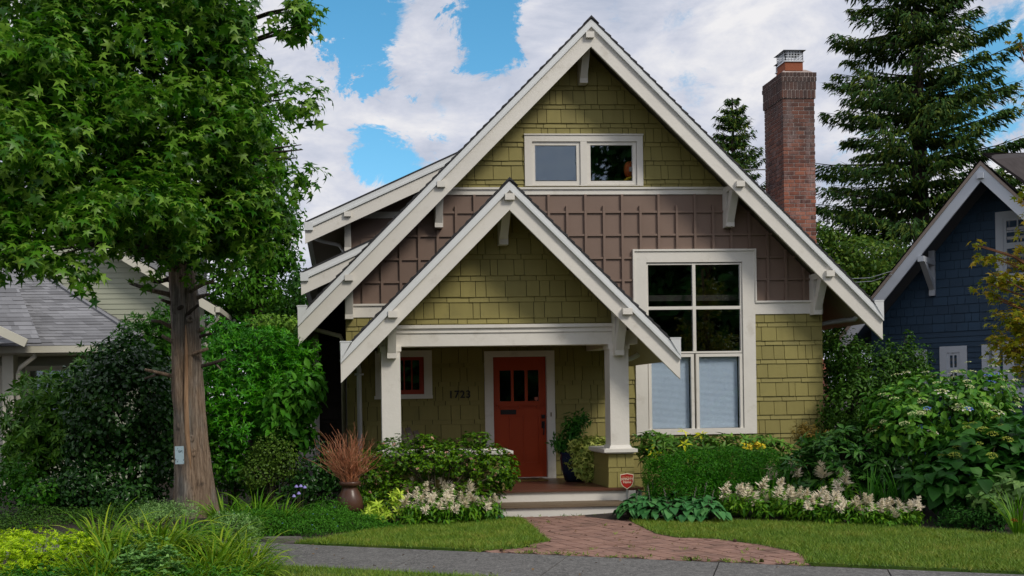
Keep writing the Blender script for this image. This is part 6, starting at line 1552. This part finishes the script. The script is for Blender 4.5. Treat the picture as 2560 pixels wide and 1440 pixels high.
def heads(blobs, n, seed, H, front, name_m, parent, shell=.03, lift=.07, up=.3):
    """flower heads: copies of the given meshes on the outside of a shrub"""
    pp_, oo_ = blob_points(blobs, n*4, seed, shell, .16); k = (oo_[:, 2] > -.15) & ((oo_[:, 1] < .1) | (oo_[:, 2] > .8)); pp_, oo_ = pp_[k][:n], oo_[k][:n]; rn_ = random.Random(seed)
    for p, d in zip(pp_, oo_):
        me_ = rn_.choice(H); o = put('flower_head', me_, None, parent); w = Vector(p)+Vector(d)*lift
        o.location = w-Vector(parent.location); o.rotation_euler = Vector((d[0]*.5, d[1]*.5, 1)).to_track_quat('Z', 'Y').to_euler(); s = rn_.uniform(.7, 1.2); o.scale = (s, s, s)
def head_mesh(rad, ht, n, seed, m_, rim=None, rim_m=None):
    r = np.random.RandomState(seed); a = r.rand(n)*6.283; q = np.sqrt(r.rand(n)); pos = np.c_[np.cos(a)*q*rad, np.sin(a)*q*rad, ht*(1-q**2)+r.randn(n)*.002]
    V, Fc = place(ROUND, pos, np.c_[np.cos(a), np.sin(a), .2*np.ones(n)]+r.randn(n, 3)*.3, np.c_[np.cos(a)*q*.5, np.sin(a)*q*.5, np.ones(n)]+r.randn(n, 3)*.35, np.full(n, rad*.30))
    me_ = mesh_np('flower_head', V, Fc); me_.materials.append(m_); nf = len(Fc)
    if rim:
        a = np.arange(rim)/rim*6.283+r.rand(rim)*.3; pos = np.c_[np.cos(a)*rad*.9, np.sin(a)*rad*.9, np.zeros(rim)]
        V2, F2 = place(ROUND, pos, np.c_[np.cos(a), np.sin(a), -.1*np.ones(rim)], np.c_[np.zeros(rim), np.zeros(rim)-.2, np.ones(rim)], np.full(rim, rad*.6))
        V, Fc = merge([(V, Fc), (V2, F2)]); me_ = mesh_np('flower_head', V, Fc); me_.materials.append(m_); me_.materials.append(rim_m)
        me_.polygons.foreach_set('material_index', np.r_[np.zeros(nf, np.int32), np.ones(len(F2), np.int32)])
    return me_
HYD = leafmat('hydrangea_leaf', [(.018, .062, .012), (.040, .110, .018), (.10, .175, .030)], .45, .2, .3, 1.3, .4)
LACE = mat('lacecap_cream', (.55, .60, .27), .7, .15, 20); LWHITE = mat('lacecap_white_petal', (.60, .56, .50), .6, .1, 20); LBLUE = mat('lacecap_blue_petal', (.12, .20, .68), .6, .15, 20)
bl = [px_blob(2350, 1020, 13.9, 150, 95, .7), px_blob(2245, 1070, 13.7, 80, 75, .5), px_blob(2460, 1010, 14.0, 85, 85, .5), px_blob(2330, 1120, 13.5, 120, 65, .5), px_blob(2230, 1010, 13.9, 50, 45, .4)]
hy = shrub('lacecap_hydrangea', 'big hydrangea covered in flat cream flower heads before the navy house', 'shrub', bl, 4200, OVAL, .115, HYD, 161, out=.7, up=.7, rnd=.45, tipdown=.6, shell=.4, amp=.15, r0=.016, stems=16)
heads(bl, 62, 162, [head_mesh(.060, .012, 44, 1, LACE), head_mesh(.054, .010, 40, 2, LACE), head_mesh(.058, .012, 40, 3, LACE, 5, LWHITE)], 13.75, 0, hy)
heads(bl, 8, 168, [head_mesh(.050, .012, 30, 4, LBLUE, 7, LBLUE)], 13.7, 0, hy)
SMH = leafmat('smooth_hydrangea_leaf', [(.009, .040, .011), (.019, .064, .016), (.038, .098, .026)], .5, .22, .3, 1.5, .35)
LIME = mat('lime_flower', (.36, .42, .05), .7, .2, 15)
bl = [px_blob(2460, 1130, 12.7, 115, 70, .5), px_blob(2400, 1200, 12.4, 110, 62, .45), px_blob(2545, 1110, 12.8, 90, 75, .5), px_blob(2330, 1215, 12.5, 55, 45, .35), px_blob(2540, 1190, 12.4, 80, 50, .4)]
h2 = shrub('smooth_hydrangea', 'large leaved hydrangea with lime green flower domes at the right edge', 'shrub', bl, 1250, HEART, .165, SMH, 163, out=.5, up=.9, rnd=.4, tipdown=.5, shell=.5, r0=.012, stems=16)
heads(bl, 26, 164, [head_mesh(.060, .035, 60, 7, LIME), head_mesh(.050, .03, 50, 8, LIME)], 12.5, 0, h2, lift=.06)
GREYH = leafmat('grey_hydrangea_leaf', [(.045, .085, .045), (.08, .125, .07), (.14, .19, .12)], .5, .15)
shrub('pale_leaved_shrub', 'greyish broad leaved plant under the lime hydrangea at the right edge', 'shrub', [px_blob(2520, 1220, 11.9, 70, 32, .3), px_blob(2480, 1245, 11.8, 50, 24, .25)], 420, OVAL, .12, GREYH, 165, shell=.6, up=.9)
shrub('feathery_plant', 'dark feathery green mound at the right end of the bed', 'plant', [px_blob(2430, 1290, 11.9, 60, 38, .25), px_blob(2380, 1300, 12.1, 40, 30, .2), px_blob(2490, 1285, 11.7, 50, 40, .25)], 3200, NARROW, .045, SMH, 166, sprig=5, shell=.6, up=.8)
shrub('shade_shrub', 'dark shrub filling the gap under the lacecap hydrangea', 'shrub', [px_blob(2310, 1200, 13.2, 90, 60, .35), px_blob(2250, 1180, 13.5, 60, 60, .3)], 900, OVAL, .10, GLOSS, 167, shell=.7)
PRIV = leafmat('privet_leaf', [(.012, .036, .008), (.026, .062, .012), (.055, .10, .022)], .42, .2)
shrub('privet_shrub', 'tall dark small leaved shrub right of the brick chimney base', 'shrub', [px_blob(2180, 930, 16.6, 105, 75, .6), px_blob(2125, 1010, 16.4, 68, 90, .5), px_blob(2270, 915, 16.4, 60, 55, .45), px_blob(2230, 1010, 16.3, 90, 85, .6), px_blob(2110, 880, 16.6, 45, 45, .35), px_blob(2085, 960, 17.0, 40, 110, .4), px_blob(2090, 1060, 16.6, 40, 60, .3), px_blob(2272, 845, 16.4, 10, 22, .1, .5)], 12000, OVAL, .062, PRIV, 170, shell=.45, amp=.2, r0=.018, stems=14)
for i, (px, Y, s, n) in enumerate(((1925, 13.7, .85, 26), (1965, 13.9, .95, 26), (2175, 13.2, .9, 22), (2255, 12.9, .95, 24), (2215, 13.1, .85, 20))):
    strap_plant('iris_clump', ['sword leaved clump arching out beside the clipped hedge', 'upright sword leaved clump left of the dark rhododendron', 'sword leaved clump behind the middle of the astilbe row', 'sword leaved clump at the right end of the astilbe row', 'sword leaved clump right of the dark rhododendron'][i], px, 1270, Y, n, .62*s, .024, 180+i, IRIS, 'sword leaved clumps', spread=.55, arch=.7, rad=.06)
dl = strap_plant('daylily', 'daylily with one orange bloom at the lower right edge', 2545, 1340, 11.2, 46, .55, .016, 190, DAY, None, spread=.9, arch=.9)
p = P(2534, 1297, 11.1); fv = foliage([((p.x, p.y, p.z), (.02, .02, .02))], 8, NARROW, .055, 191, shell=.9, tipdown=-.5); fol('bloom', fv, mat('orange_petal', (.45, .10, .02), .5, .15, 20), dl)
bl = [px_blob(2000+i*62, 1318+i*3.2, PG(2000+i*62, 1318+i*3.2).y+.25, 50, 14, .2) for i in range(8)]
tag(fol('ground_cover', foliage(bl, 3600, OVAL, .04, 192, shell=.6, flat=0), DEEP), kind='stuff')
